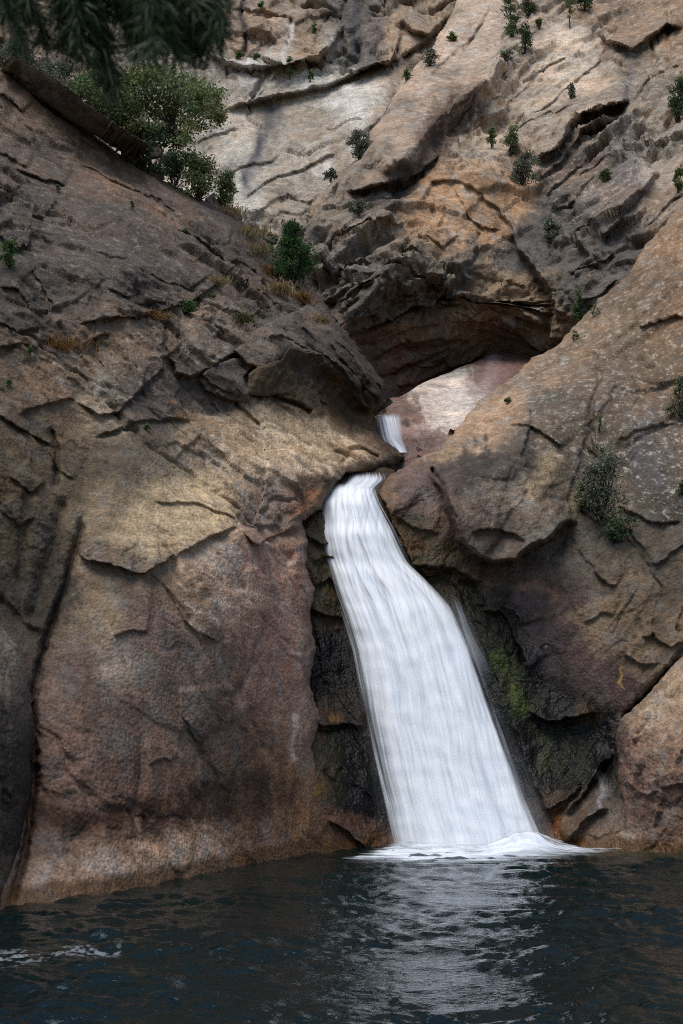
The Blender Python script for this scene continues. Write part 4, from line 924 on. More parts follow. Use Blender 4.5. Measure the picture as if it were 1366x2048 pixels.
# right cliff: ridge top painted paler as if lit, hanging block, smooth purple face
E_out = [(776, 958), (800, 940), (868, 900), (900, 868), (950, 812), (1000, 772), (1080, 712), (1110, 690), (1150, 652), (1200, 600), (1260, 542), (1310, 472), (1366, 402), (1500, 250), (1760, 60),
         (1760, 1990), (1120, 1800), (1118, 1720), (1104, 1650), (1072, 1580), (1040, 1500), (1012, 1420), (986, 1340), (962, 1260), (944, 1205), (925, 1180), (880, 1150), (850, 1152), (818, 1128), (792, 1066), (776, 1020), (752, 986)]
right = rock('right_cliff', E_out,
     [(776, 962, 41.3), (760, 1000, 40.8), (800, 1050, 40.2), (830, 1120, 39.9), (880, 1040, 39.9), (900, 880, 42.8), (1000, 785, 45.4), (1110, 700, 47.6), (1250, 556, 49.2), (1366, 412, 50.2), (1366, 600, 46.2), (1200, 740, 44.6), (1080, 800, 43.6), (1366, 800, 43), (1200, 900, 41.6), (1000, 930, 40.9), (900, 970, 40.6),
      (1030, 1050, 40.2), (940, 1150, 40.0), (1000, 1180, 39.6), (1050, 1230, 39.4), (1100, 1350, 39.0), (1200, 1400, 38.4), (1150, 1250, 39.0), (1250, 1300, 38.3), (1250, 1500, 37.9), (950, 1225, 39.6), (1000, 1350, 38.9), (1040, 1450, 38.45), (1090, 1560, 38.0), (1120, 1650, 37.3), (1130, 1720, 36.5), (1180, 1560, 38.3), (1190, 1640, 37.0), (1210, 1720, 36.0), (1160, 1460, 38.7), (1366, 1200, 38.6), (1366, 1000, 40.4), (1250, 1080, 39.8), (1366, 1500, 36.6), (1300, 1740, 36.2), (1740, 60, 54), (1740, 500, 42), (1740, 1000, 35), (1740, 1600, 31)],
     (745, 1750), (50, 1860),
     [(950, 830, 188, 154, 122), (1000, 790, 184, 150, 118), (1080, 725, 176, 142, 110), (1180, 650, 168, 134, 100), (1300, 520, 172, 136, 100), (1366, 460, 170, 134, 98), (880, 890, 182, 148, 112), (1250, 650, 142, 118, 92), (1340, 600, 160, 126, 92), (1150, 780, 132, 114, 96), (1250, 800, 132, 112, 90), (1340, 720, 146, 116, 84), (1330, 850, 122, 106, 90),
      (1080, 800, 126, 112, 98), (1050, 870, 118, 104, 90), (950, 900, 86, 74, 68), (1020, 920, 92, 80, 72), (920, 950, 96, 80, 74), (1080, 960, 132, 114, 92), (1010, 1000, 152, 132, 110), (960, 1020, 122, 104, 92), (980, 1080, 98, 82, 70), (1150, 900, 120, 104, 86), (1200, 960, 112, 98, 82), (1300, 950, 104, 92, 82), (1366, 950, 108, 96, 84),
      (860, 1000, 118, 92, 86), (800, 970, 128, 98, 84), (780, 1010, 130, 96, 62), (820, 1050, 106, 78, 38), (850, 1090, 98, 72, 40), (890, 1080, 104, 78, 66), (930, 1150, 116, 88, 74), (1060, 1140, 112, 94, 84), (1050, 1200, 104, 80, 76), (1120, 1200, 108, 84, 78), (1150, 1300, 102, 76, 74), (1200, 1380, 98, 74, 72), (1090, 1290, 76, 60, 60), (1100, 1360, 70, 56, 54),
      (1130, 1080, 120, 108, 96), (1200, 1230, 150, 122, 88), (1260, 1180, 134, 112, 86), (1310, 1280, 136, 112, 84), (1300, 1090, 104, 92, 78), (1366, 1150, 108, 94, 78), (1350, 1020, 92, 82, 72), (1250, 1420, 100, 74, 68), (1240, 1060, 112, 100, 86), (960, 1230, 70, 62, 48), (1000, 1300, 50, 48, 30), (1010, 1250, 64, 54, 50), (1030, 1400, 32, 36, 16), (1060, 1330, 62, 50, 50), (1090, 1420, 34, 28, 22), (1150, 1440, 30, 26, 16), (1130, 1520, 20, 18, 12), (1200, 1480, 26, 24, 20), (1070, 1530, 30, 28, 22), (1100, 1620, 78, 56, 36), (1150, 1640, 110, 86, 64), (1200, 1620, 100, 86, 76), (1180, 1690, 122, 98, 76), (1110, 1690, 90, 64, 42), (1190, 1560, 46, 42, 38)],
     ROCK_R, nz(e_r, (-.6, -.3, .6), 2.4, 0.17, 0.15, 0.2, 0.16, 1.3, 0.6,
                smooth=[([(940, 1170), (1080, 1080), (1200, 1150), (1260, 1420), (1200, 1420), (1080, 1350)], 25, .22), ([(760, 960), (900, 870), (1110, 690), (1310, 480), (1366, 560), (1150, 720), (960, 850), (880, 960)], 15, .45)]),
     ledges=[([(1276, 655), (1300, 648), (1328, 640), (1348, 624), (1370, 640)], .8, 36, 13, .3), ([(1006, 840), (1062, 848), (1112, 880), (1130, 900)], .6, 40, 9), ([(1150, 640), (1200, 650), (1260, 645)], .2, 26, 10),
             ([(858, 935), (884, 972), (899, 1008), (904, 1036), (924, 1076), (962, 1108), (986, 1120), (1034, 1110), (1074, 1080), (1132, 1046), (1160, 1030)], 1.8, 190, 10, .2), ([(940, 1062), (985, 1052), (1030, 1062), (1062, 1078)], .5, 20, 16),
             ([(1182, 1132), (1212, 1160), (1240, 1165)], .4, 26, 7), ([(1276, 1270), (1308, 1262), (1340, 1300), (1366, 1290)], .5, 30, 8), ([(1164, 1246), (1206, 1220), (1230, 1232)], .3, 30, 8), ([(1250, 1310), (1290, 1330), (1320, 1325)], .4, 26, 8), ([(1170, 1290), (1210, 1280), (1260, 1295)], .25, 20, 8),
             ([(1230, 874), (1292, 852), (1366, 830)], .3, 24, 6), ([(1166, 882), (1204, 908), (1220, 930)], .35, 20, 6), ([(1150, 1000), (1200, 1040), (1260, 1060), (1300, 1100)], .4, 26, 8), ([(1240, 1000), (1290, 1040), (1366, 1040)], .4, 26, 8), ([(1300, 1130), (1340, 1110), (1380, 1080)], .4, 24, 8),
             ([(826, 1127), (860, 1130), (900, 1132), (944, 1150), (970, 1158)], 1.0, 50, 26, .4), ([(770, 1020), (800, 1030), (840, 1060), (880, 1068)], .35, 24, 8), ([(800, 985), (830, 965), (870, 970)], .2, 16, 6), ([(790, 950), (850, 930), (900, 890)], .25, 14, 5),
             ([(1050, 985), (1100, 970), (1130, 990)], .25, 26, 8), ([(1200, 760), (1190, 850), (1200, 900)], .3, 22, 8), ([(960, 850), (1020, 800), (1060, 770)], .25, 16, 6), ([(1050, 1330), (1075, 1300), (1085, 1280)], .4, 16, 6), ([(1000, 1205), (1030, 1225), (1045, 1260)], .4, 18, 8), ([(1060, 1420), (1100, 1440), (1160, 1430), (1190, 1420)], .5, 30, 8, .3, True), ([(1130, 1630), (1160, 1590), (1200, 1540), (1230, 1500)], .45, 20, 8, .3, True), ([(1130, 1685), (1170, 1650), (1220, 1620)], .4, 20, 7, .3, True), ([(1080, 1620), (1120, 1605), (1160, 1570)], .4, 20, 8, .3, True), ([(1020, 1250), (1042, 1292), (1064, 1335)], .3, 24, 7, .3, True), ([(960, 1215), (1000, 1222), (1030, 1262)], .25, 20, 7, .3, True)],
     cracks=[([(858, 930), (884, 972), (899, 1008), (906, 1040)], .7, 5), ([(1190, 680), (1195, 760), (1180, 850), (1200, 920)], .25, 5), ([(1230, 1060), (1280, 1100), (1330, 1190)], .12, 3), ([(1150, 1100), (1190, 1140), (1215, 1180)], .1, 3),
             ([(1366, 1310), (1300, 1390), (1240, 1440)], .6, 7)],
     stains_and_light=[([(985, 1230), (1030, 1235), (1062, 1290), (1090, 1370), (1150, 1398), (1215, 1415), (1240, 1470), (1235, 1560), (1150, 1590), (1075, 1590), (1035, 1480), (1000, 1370)], 22, (18, 16, 12), .95, True), ([(985, 1290), (1008, 1340), (1030, 1400), (1050, 1450)], 14, (50, 58, 20), .5), ([(1060, 1440), (1100, 1500), (1090, 1550)], 12, (44, 52, 16), .6), ([(1150, 1400), (1180, 1430), (1175, 1460)], 14, (70, 52, 24), .45), ([(1195, 1540), (1205, 1580), (1198, 1640)], 8, (128, 124, 124), .6), ([(1105, 1610), (1118, 1640), (1105, 1685)], 12, (116, 66, 28), .7), ([(940, 1190), (965, 1240), (985, 1290)], 8, (110, 92, 70), .5),
             ([(1052, 1328), (1068, 1310), (1082, 1290)], 4, (170, 168, 172), .5), ([(1090, 1240), (1105, 1290), (1115, 1340)], 30, (62, 52, 54), .5), ([(1240, 1380), (1250, 1340)], 4, (190, 150, 70), .5), ([(1110, 900), (1060, 1000)], 20, (176, 152, 116), .4), ([(1300, 800), (1290, 900), (1330, 980)], 22, (96, 94, 96), .4),
             ([(1020, 1170), (1080, 1175), (1130, 1190)], 10, (150, 116, 92), .4)],
     lichen=[([(1000, 780), (1120, 690), (1340, 440), (1600, 300), (1600, 1100), (1180, 1000), (1050, 880)], 30, .95), ([(900, 950), (1100, 900), (1150, 1040), (960, 1060)], 20, .25)],
     wet=[([(930, 1180), (1050, 1200), (1100, 1370), (1240, 1430), (1240, 1780), (1090, 1780)], 15, 1.0), ([(750, 950), (880, 930), (910, 1040), (980, 1130), (1060, 1180), (1110, 1380), (1000, 1300), (800, 1150)], 20, .75), ([(1000, 1150), (1200, 1150), (1250, 1440), (1080, 1400)], 30, .35)],
     algae=[([(780, 1010), (870, 1030), (900, 1080), (960, 1150), (830, 1140)], 12, .8)],
     edge_r=10, edge_d=.15, skirt=5, waterstain=True, seed=1.3, warp=(8, 5))
tag(right, 'brown cliff right of the falls with a diagonal ridge painted paler as lit and hanging block', 'cliff', kind='structure')

# boulder in the right corner
I_out = [(1620, 1150), (1420, 1240), (1366, 1305), (1320, 1355), (1275, 1405), (1238, 1440), (1226, 1480), (1234, 1530), (1238, 1600), (1226, 1650), (1210, 1700), (1215, 1760), (1620, 1790)]
bld = rock('boulder', I_out, [(1240, 1450, 36.8), (1235, 1600, 36.3), (1220, 1700, 35.9), (1300, 1500, 35.6), (1300, 1690, 35.3), (1366, 1310, 36.6), (1366, 1500, 34.8), (1366, 1700, 34.7), (1500, 1300, 35.0), (1600, 1500, 33), (1600, 1780, 32)],
     (1200, 1630), (1130, 1800),
     [(1330, 1370, 200, 166, 130), (1290, 1410, 192, 156, 122), (1280, 1480, 156, 118, 98), (1350, 1480, 168, 132, 104), (1260, 1560, 146, 110, 96), (1330, 1580, 152, 112, 90), (1270, 1640, 140, 106, 90), (1330, 1670, 156, 116, 90), (1250, 1690, 168, 138, 112), (1240, 1500, 128, 98, 88)],
     ROCK_R, nz(e_r, up, 1.6, .14, .12, .14), ledges=[([(1240, 1560), (1290, 1590), (1340, 1570), (1370, 1560)], .3, 30, 8), ([(1300, 1480), (1340, 1440), (1370, 1400)], .25, 26, 8), ([(1290, 1670), (1330, 1660), (1370, 1670)], .25, 20, 8), ([(1330, 1360), (1350, 1340), (1370, 1320)], .25, 20, 6)],
     edge_r=34, edge_d=1.5, skirt=3, waterstain=True, lichen=[([(1240, 1300), (1400, 1300), (1400, 1480), (1240, 1480)], 20, .3)], seed=4.4)
tag(bld, 'large rounded pinkish tan boulder in the right corner of the pool', 'boulder')
print('ROCKS', round(time.time() - T0, 1))
# ------------------------------------------------------------------ water
def pool_material():
    m, nt, bs = nodes_of('pool_water')
    L = nt.links.new
    ca = N(nt, 'ShaderNodeVertexColor'); ca.layer_name = 'Col'
    L(ca.outputs[0], bs.inputs['Base Color'])
    bs.inputs['Roughness'].default_value = 0.05
    bs.inputs['IOR'].default_value = 1.333
    bs.inputs['Specular IOR Level'].default_value = 0.42
    bs.inputs['Specular Tint'].default_value = (0.66, 0.87, 1.0, 1)
    tc = N(nt, 'ShaderNodeTexCoord')
    mp = N(nt, 'ShaderNodeMapping'); mp.inputs['Scale'].default_value = (1.0, 1.6, 1.0)
    L(tc.outputs['Object'], mp.inputs['Vector'])
    b = N(nt, 'ShaderNodeBump'); b.inputs['Strength'].default_value = 0.6; b.inputs['Distance'].default_value = 0.04
    L(noise_n(nt, mp.outputs[0], 6.5, 3, 0.6, 0.6), b.inputs['Height'])
    L(b.outputs[0], bs.inputs['Normal'])
    return m


def white_water(name, tint=(0.90, 0.925, 0.95)):
    m, nt, bs = nodes_of(name)
    L = nt.links.new
    ca = N(nt, 'ShaderNodeVertexColor'); ca.layer_name = 'Col'
    sep = N(nt, 'ShaderNodeSeparateColor'); L(ca.outputs[0], sep.inputs[0])
    tc = N(nt, 'ShaderNodeTexCoord')
    n = noise_n(nt, tc.outputs['UV'], 1.0, 4, 0.6)
    dens = math_n(nt, 'MULTIPLY', sep.outputs[0], mapr(nt, n, 0.3, 0.6, 0.72, 1.08))
    dens = mapr(nt, dens, 0.0, 1.0, 0.0, 1.0)
    L(mixc(nt, sep.outputs[1], (tint[0] * .78, tint[1] * .83, tint[2] * .88, 1), tint + (1,)), bs.inputs['Base Color'])
    bs.inputs['Roughness'].default_value = 0.55
    bs.inputs['Specular IOR Level'].default_value = 0.25
    tl = N(nt, 'ShaderNodeBsdfTranslucent'); tl.inputs[0].default_value = tint + (1,)
    mx = N(nt, 'ShaderNodeMixShader'); mx.inputs[0].default_value = 0.12
    L(bs.outputs[0], mx.inputs[1]); L(tl.outputs[0], mx.inputs[2])
    tr = N(nt, 'ShaderNodeBsdfTransparent')
    mt = N(nt, 'ShaderNodeMixShader')
    L(dens, mt.inputs[0]); L(tr.outputs[0], mt.inputs[1]); L(mx.outputs[0], mt.inputs[2])
    L(mt.outputs[0], nt.nodes['Material Output'].inputs[0])
    return m


def grid_mesh(name, P, mat, rgb, parent=None, uv=None, mask=None):
    h, w = P.shape[:2]
    idx = np.arange(h * w).reshape(h, w)
    q = np.stack([idx[:-1, :-1], idx[1:, :-1], idx[1:, 1:], idx[:-1, 1:]], -1).reshape(-1, 4)
    V, C = P.reshape(-1, 3), rgb.reshape(-1, 3)
    U = None if uv is None else uv.reshape(-1, 2)
    if mask is not None:
        mk = mask.reshape(-1)
        q = q[mk[q].any(1)]
        used = np.unique(q)
        mp = np.full(len(V), -1); mp[used] = np.arange(len(used))
        q = mp[q]; V = V[used]; C = C[used]
        if U is not None: U = U[used]
    me = new_mesh(name, V, [q])
    set_col(me, 'Col', C)
    if U is not None:
        l = me.uv_layers.new(name='UVMap')
        vi = np.zeros(len(me.loops), np.int32); me.loops.foreach_get('vertex_index', vi)
        l.data.foreach_set('uv', U[vi].astype(np.float32).ravel())
    return link(name, me, mat, parent)


# the pool: real waves, finer where the camera is near
POOL = pool_material()
ypx = np.concatenate([np.arange(1655, 2075, 1.5), np.arange(2076, 3200, 12)])
Yr = water_Y(ypx)
Yr = np.concatenate([[60, 46], Yr[Yr < 44]])
Uc = np.concatenate([np.linspace(-900, -120, 40)[:-1], np.arange(-120, 1490, 4.0), np.linspace(1490, 2300, 40)[1:]])
Xg = (Uc[None, :] - 683) / FPX * Yr[:, None]
Yg = np.repeat(Yr[:, None], len(Uc), 1)
rg = np.random.default_rng(5)
Z = np.zeros_like(Xg)
src = np.array([2.8, 36.5])
q2 = np.stack([Xg.ravel() * .35, Yg.ravel() * .35, np.full(Xg.size, .4)], 1)
gust = np.clip(0.75 + 0.9 * perlin(q2), 0.25, 1.5).reshape(Xg.shape)
wx = perlin(q2 * 2.2 + 5).reshape(Xg.shape) * .35; wy = perlin(q2 * 2.2 + 15).reshape(Xg.shape) * .35
for i in range(64):
    lam = 0.22 * (1.9 / 0.22) ** rg.random()
    th = rg.normal(0, 0.75) - math.pi / 2
    k = 2 * math.pi / lam
    ph = k * (math.cos(th) * (Xg + wx) + math.sin(th) * (Yg + wy)) + rg.uniform(0, 6.28)
    Z += lam * 0.0100 * (np.sin(ph) + 0.35 * np.cos(2 * ph)) * (1.0 if lam < .6 else .75)
fall = np.sqrt((Xg - src[0]) ** 2 + (Yg - src[1]) ** 2)
Z = Z * gust * (0.7 + 0.5 * np.exp(-fall / 6.0)) * np.clip(Yg / 14, .3, 1)
PP = np.stack([Xg, Yg, Z], -1)
base = np.array([0.002, 0.007, 0.007])
cc = np.zeros(PP.shape) + base
pxx = 683 + Xg / Yg * FPX
sh_r = sstep(3.2, 0.3, 36.3 - Yg) * sstep(1080, 1250, pxx)                  # shallow shelf by the boulder
cc = cc * (1 - sh_r[..., None]) + np.array([0.035, 0.034, 0.016]) * sh_r[..., None]
pool = grid_mesh('pool', PP, POOL, cc)
tag(pool, 'dark rippled plunge pool below the waterfall', 'pool', kind='structure')

WHITE = white_water('falling_water')
FOAM = white_water('foam_water', (0.82, 0.88, 0.94))


def sheet(name, rows, cols_n, rows_n, parent, seed=0., amp=1.0, edge=0.07, solid=1.0, mat=WHITE, bow=0.6, soft_top=0.0, soft_bot=0.0):
    """falling water: rows are (y px, left px, right px, depth); strands run down the sheet"""
    r = np.asarray(rows, float)
    yy = np.linspace(r[0, 0], r[-1, 0], rows_n)
    def cubic(c):
        v = np.interp(yy, r[:, 0], r[:, c])
        k = max(3, rows_n // 40)
        ker = np.hanning(2 * k + 3)[1:-1]; ker /= ker.sum()
        return np.convolve(np.pad(v, k, mode='edge'), ker, 'valid')
    Lx, Rx, Dp = cubic(1), cubic(2), cubic(3)
    u = np.linspace(0, 1, cols_n)
    U, Vv = np.meshgrid(u, yy)
    t = (Vv - yy[0]) / 100.0
    wpx = (Rx - Lx)[:, None]
    ns = lambda a, b, s: perlin(np.stack([U.ravel() * a + s + seed, t.ravel() * b, np.full(U.size, s * 1.7 + seed)], 1)).reshape(U.shape)
    jit = 6 * ns(3, 1.2, 1.0)
    Xp = Lx[:, None] + U * wpx + jit * np.minimum(U, 1 - U) * 4
    s1, s2, s3 = ns(11, .30, 2.), ns(34, .42, 3.), ns(88, .8, 4.)
    turb = ns(9, 3.2, 5.)
    D = Dp[:, None] + bow * np.abs(2 * U - 1) ** 3 - amp * (0.13 * s1 + 0.014 * s2 + 0.001 * s3 + 0.04 * turb)
    P = at(Xp, Vv, D)
    e = np.minimum(U, 1 - U) + 0.045 * s2 + 0.03 * s3 + 0.04 * s1
    dens = sstep(0.0, edge, e) * solid
    dens = dens * np.clip(1.02 + 0.14 * s2 + 0.06 * s3 + .2 * s1, 0, 1.0)
    if soft_top: dens *= sstep(0, soft_top, Vv - yy[0] + 0.5 * soft_top * s2)
    if soft_bot: dens *= sstep(0, soft_bot, yy[-1] - Vv + 20 * s2)
    tone = np.clip(0.76 + 0.62 * s1 + 0.22 * s2 + 0.06 * s3 + .35 * turb, 0, 1)
    uv = np.stack([U * wpx / 6.0, Vv / 160.0], -1)
    return grid_mesh(name, P, mat, np.stack([dens, tone, tone], -1), parent, uv)


falls = bpy.data.objects.new('waterfall', None); col.objects.link(falls)
fp = at(930, 1700, 36.5)
falls.location = fp
tag(falls, 'broad white veil of water dropping into the dark pool', 'waterfall')
def put(o):
    o.matrix_parent_inverse = falls.matrix_world.inverted()
bpy.context.view_layer.update()
main_rows = [(966, 666, 748, 41.35), (976, 654, 750, 41.0), (1000, 645, 757, 40.45), (1050, 640, 785, 40.1), (1064, 639, 792, 39.85), (1100, 644, 808, 39.72), (1128, 652, 822, 39.58), (1142, 656, 840, 39.42), (1180, 666, 880, 39.15),
             (1204, 674, 904, 39.0), (1222, 681, 917, 38.82), (1300, 705, 952, 38.38), (1400, 722, 986, 37.8), (1500, 740, 1022, 37.3), (1600, 762, 1058, 36.85), (1690, 780, 1098, 36.45), (1712, 784, 1112, 36.3)]
put(sheet('water_veil', main_rows, 230, 440, falls, 0.0, 1.0, 0.10, 1.0, soft_top=16))
spray = [(1225, 664, 934, 38.4), (1300, 682, 968, 38.1), (1400, 700, 1008, 37.6), (1600, 738, 1096, 36.6), (1700, 748, 1146, 36.1)]
put(sheet('spray', spray, 170, 260, falls, 9.0, 1.4, 0.36, 0.26, soft_top=90))
lip = [(944, 690, 770, 42.6), (951, 688, 772, 42.2), (958, 684, 776, 41.9), (966, 680, 768, 41.55), (978, 662, 754, 41.05), (990, 652, 756, 40.75)]
put(sheet('lip_water', lip, 60, 20, falls, 4.0, .15, 0.25, 0.8, soft_top=14))
put(sheet('side_trickle', [(1186, 890, 912, 39.45), (1200, 894, 924, 39.3), (1250, 910, 950, 39.0), (1320, 938, 978, 38.7), (1380, 960, 996, 38.5)], 26, 70, falls, 14.0, .3, .5, .26, soft_top=50, soft_bot=110))

casc = bpy.data.objects.new('cascade', None); col.objects.link(casc); casc.location = at(790, 890, 47.5)
tag(casc, 'small bluish white cascade beside the pink slab, behind the dark overhang', 'waterfall')
bpy.context.view_layer.update()
o = sheet('water_veil', [(826, 742, 806, 48.6), (838, 744, 808, 48.2), (852, 748, 810, 47.9), (880, 756, 812, 47.2), (905, 780, 820, 46.4)], 60, 60, casc, 31.0, .7, .35, .9, soft_top=12)
o.matrix_parent_inverse = casc.matrix_world.inverted()

# churned foam where the falls meet the pool
def foam(name, poly, y0, y1, x0, x1, hfun, seed, dens0, parent=None, wn_=30):
    gx = np.arange(x0, x1, 2.5); gy = np.linspace(y0, y1, int((y1 - y0) / .9))
    GX, GY = np.meshgrid(gx, gy)
    Yd = water_Y(GY)
    X3 = (GX - 683) / FPX * Yd / 1.0
    a = perlin(np.stack([X3.ravel() * 1.3, Yd.ravel() * 2.2, np.full(GX.size, seed)], 1)).reshape(GX.shape)
    b = perlin(np.stack([X3.ravel() * 5, Yd.ravel() * 5, np.full(GX.size, seed + 3)], 1)).reshape(GX.shape)
    c = perlin(np.stack([X3.ravel() * .7, Yd.ravel() * 7, np.full(GX.size, seed + 6)], 1)).reshape(GX.shape)
    sd = poly_sd(GX + 14 * a, GY + 3 * b + 3 * a, poly)
    k = (y1 - y0) / 80.0
    dn = np.clip(sstep(-2 * k, 20 * k, sd + 9 * k * c + 5 * k * a + 1.5 * k * b), 0, 1) * dens0
    Zf = 0.035 + hfun(GX, GY) * (1 + .3 * a + .1 * b) + .012 * b + 0.03 * np.clip(c, 0, 1)
    P = np.stack([X3, Yd, Zf], -1)
    tone = np.clip(.85 + .5 * a + .3 * b, 0, 1)
    uv = np.stack([X3 * 2.0, Yd * 4], -1)
    return grid_mesh(name, P, FOAM, np.stack([dn, tone, tone], -1), parent, uv, mask=dn > 0.004)


fm = foam('foam', [(684, 1722), (740, 1706), (780, 1692), (1110, 1688), (1240, 1698), (1170, 1712), (1080, 1720), (960, 1730), (850, 1734), (745, 1728)], 1672, 1750, 650, 1290,
          lambda x, y: .13 * np.exp(-((y - 1692) / 11.0) ** 2) * sstep(735, 800, x) * sstep(1170, 1080, x) + .38 * np.exp(-((x - 1042) / 46.0) ** 2 - ((y - 1700) / 9.0) ** 2), 1.0, 1.0)
tag(fm, 'white churning foam at the foot of the waterfall', 'foam', kind='stuff')
def flecks(poly, y0, y1, x0, x1, seed):
    GX, GY = np.meshgrid(np.arange(x0, x1, 2.0), np.arange(y0, y1, 1.0))
    Yd = water_Y(GY); X3 = (GX - 683) / FPX * Yd
    a = perlin(np.stack([X3.ravel() * 6, Yd.ravel() * 4.0, np.full(GX.size, seed)], 1)).reshape(GX.shape)
    b = perlin(np.stack([X3.ravel() * 16, Yd.ravel() * 9.0, np.full(GX.size, seed + 3)], 1)).reshape(GX.shape)
    dn = sstep(.14, .5, a + .9 * b) * sstep(-8, 14, poly_sd(GX, GY, poly)) * .25
    zz = np.interp(Yd.ravel(), Yr[::-1], np.arange(len(Yr))[::-1]).astype(int)
    ci = np.clip(np.searchsorted(Uc, GX.ravel()), 0, len(Uc) - 1)
    Zw = Z[np.clip(zz, 0, len(Yr) - 1), ci].reshape(GX.shape)
    return grid_mesh('foam_flecks', np.stack([X3, Yd, Zw + .03], -1), FOAM, np.stack([dn, dn * 0 + .8, dn], -1), None, np.stack([X3, Yd], -1), mask=dn > .004)


tag(flecks([(-30, 1912), (60, 1902), (200, 1893), (262, 1897), (255, 1912), (130, 1922), (60, 1935), (-30, 1940)], 1876, 1956, -60, 300, 2.5), 'scattered white foam flecks drifting at the lower left', 'foam', kind='stuff')
print('WATER', round(time.time() - T0, 1))

# ------------------------------------------------------------------ ground under and around the pool
gx = np.concatenate([np.linspace(-400, -45, 8), np.linspace(-40, 40, 41), np.linspace(45, 400, 8)])
gy = np.concatenate([np.linspace(-300, -12, 8), np.linspace(-10, 60, 48), np.linspace(70, 500, 10)])
GX, GY = np.meshgrid(gx, gy)
gz = -2.6 + 4.2 * sstep(11, 3, GY) + 0.35 * perlin(np.stack([GX.ravel() * .35, GY.ravel() * .35, np.zeros(GX.size)], 1)).reshape(GX.shape)
GROUND_COL = np.zeros(GX.shape + (3,)) + lin([112, 96, 78])
ground = grid_mesh('ground', np.stack([GX, GY, gz], -1), ROCK_L, GROUND_COL)
set_col(ground.data, 'Mask', np.zeros((GX.size, 3)))
tag(ground, 'rocky ground under and around the pool', 'ground', kind='structure')

# ------------------------------------------------------------------ plants
def leaf_cloud(P, size, rgb, rng, aspect=0.5, up_bias=0.3, var=0.25, dirs=None):
    """one small rhombic leaf at each point"""
    n = len(P)
    if dirs is None:
        d = rng.normal(size=(n, 3)); d[:, 2] += up_bias
    else:
        d = dirs + rng.normal(0, .25, (n, 3))
    d /= np.linalg.norm(d, axis=1)[:, None]
    s = np.cross(d, rng.normal(size=(n, 3))); s /= np.linalg.norm(s, axis=1)[:, None] + 1e-9
    L = (size * rng.uniform(.6, 1.35, n))[:, None]
    W = L * aspect * 0.5
    nn = np.cross(d, s) * L * .12
    V = np.stack([P, P + d * L * .5 + s * W + nn, P + d * L, P + d * L * .5 - s * W + nn], 1).reshape(-1, 3)
    F = np.arange(4 * n).reshape(n, 4)
    rgb = np.asarray(rgb, float)
    if rgb.ndim == 1:
        rgb = np.repeat(rgb[None], n, 0)
    c = rgb * (1 + rng.normal(0, var, (n, 1))).clip(.35, 1.9) * (1 + rng.normal(0, .07, (n, 3)))
    return V, F, np.repeat(c.clip(0.004, .6), 4, 0)


def tubes(paths, sides=5):
    VV, FF, off = [], [], 0
    for pts, r0, r1 in paths:
        pts = np.asarray(pts, float); n = len(pts)
        t = np.gradient(pts, axis=0); t /= np.linalg.norm(t, axis=1)[:, None] + 1e-9
        a = np.cross(t, [0.31, 0.9, 0.29]); a /= np.linalg.norm(a, axis=1)[:, None] + 1e-9
        b = np.cross(t, a)
        r = np.linspace(r0, r1, n)
        an = np.arange(sides) * 2 * math.pi / sides
        ring = pts[:, None] + r[:, None, None] * (np.cos(an)[None, :, None] * a[:, None] + np.sin(an)[None, :, None] * b[:, None])
        VV.append(ring.reshape(-1, 3))
        i = np.arange(n - 1)[:, None] * sides; j = np.arange(sides)[None]; j2 = (j + 1) % sides
        FF.append(np.stack([i + j, i + j2, i + sides + j2, i + sides + j], -1).reshape(-1, 4) + off)
        off += n * sides
    return np.concatenate(VV), np.concatenate(FF)


def wiggle(a, b, n, amp, rng, sag=0.0):
    t = np.linspace(0, 1, n)[:, None]
    p = np.asarray(a) * (1 - t) + np.asarray(b) * t
    p = p + rng.normal(0, amp, (n, 3)) * np.sin(t * math.pi)
    p[:, 2] += sag * np.sin(t[:, 0] * math.pi)
    return p


def root_at(name, loc, label, cat, group):
    e = bpy.data.objects.new(name, None); col.objects.link(e)
    e.location = loc
    e.empty_display_size = 0.2
    return tag(e, label, cat, group)


def leaf_part(name, V, F, C, root):
    me = new_mesh(name, V, [F], smooth=False); set_col(me, 'Col', C)
    return link(name, me, LEAF, root)


def wood_part(name, paths, root, sides=5):
    V, F = tubes(paths, sides)
    return link(name, new_mesh(name, V, [F]), BARK, root)


GREEN = {k: tuple(1.7 * c for c in v) for k, v in dict(oak=(0.070, 0.088, 0.032), dark=(0.036, 0.056, 0.024), grey=(0.078, 0.086, 0.058), conifer=(0.030, 0.060, 0.020), fresh=(0.046, 0.078, 0.024), olive=(0.080, 0.082, 0.034), dry=(0.17, 0.095, 0.035), straw=(0.20, 0.15, 0.075)).items()}


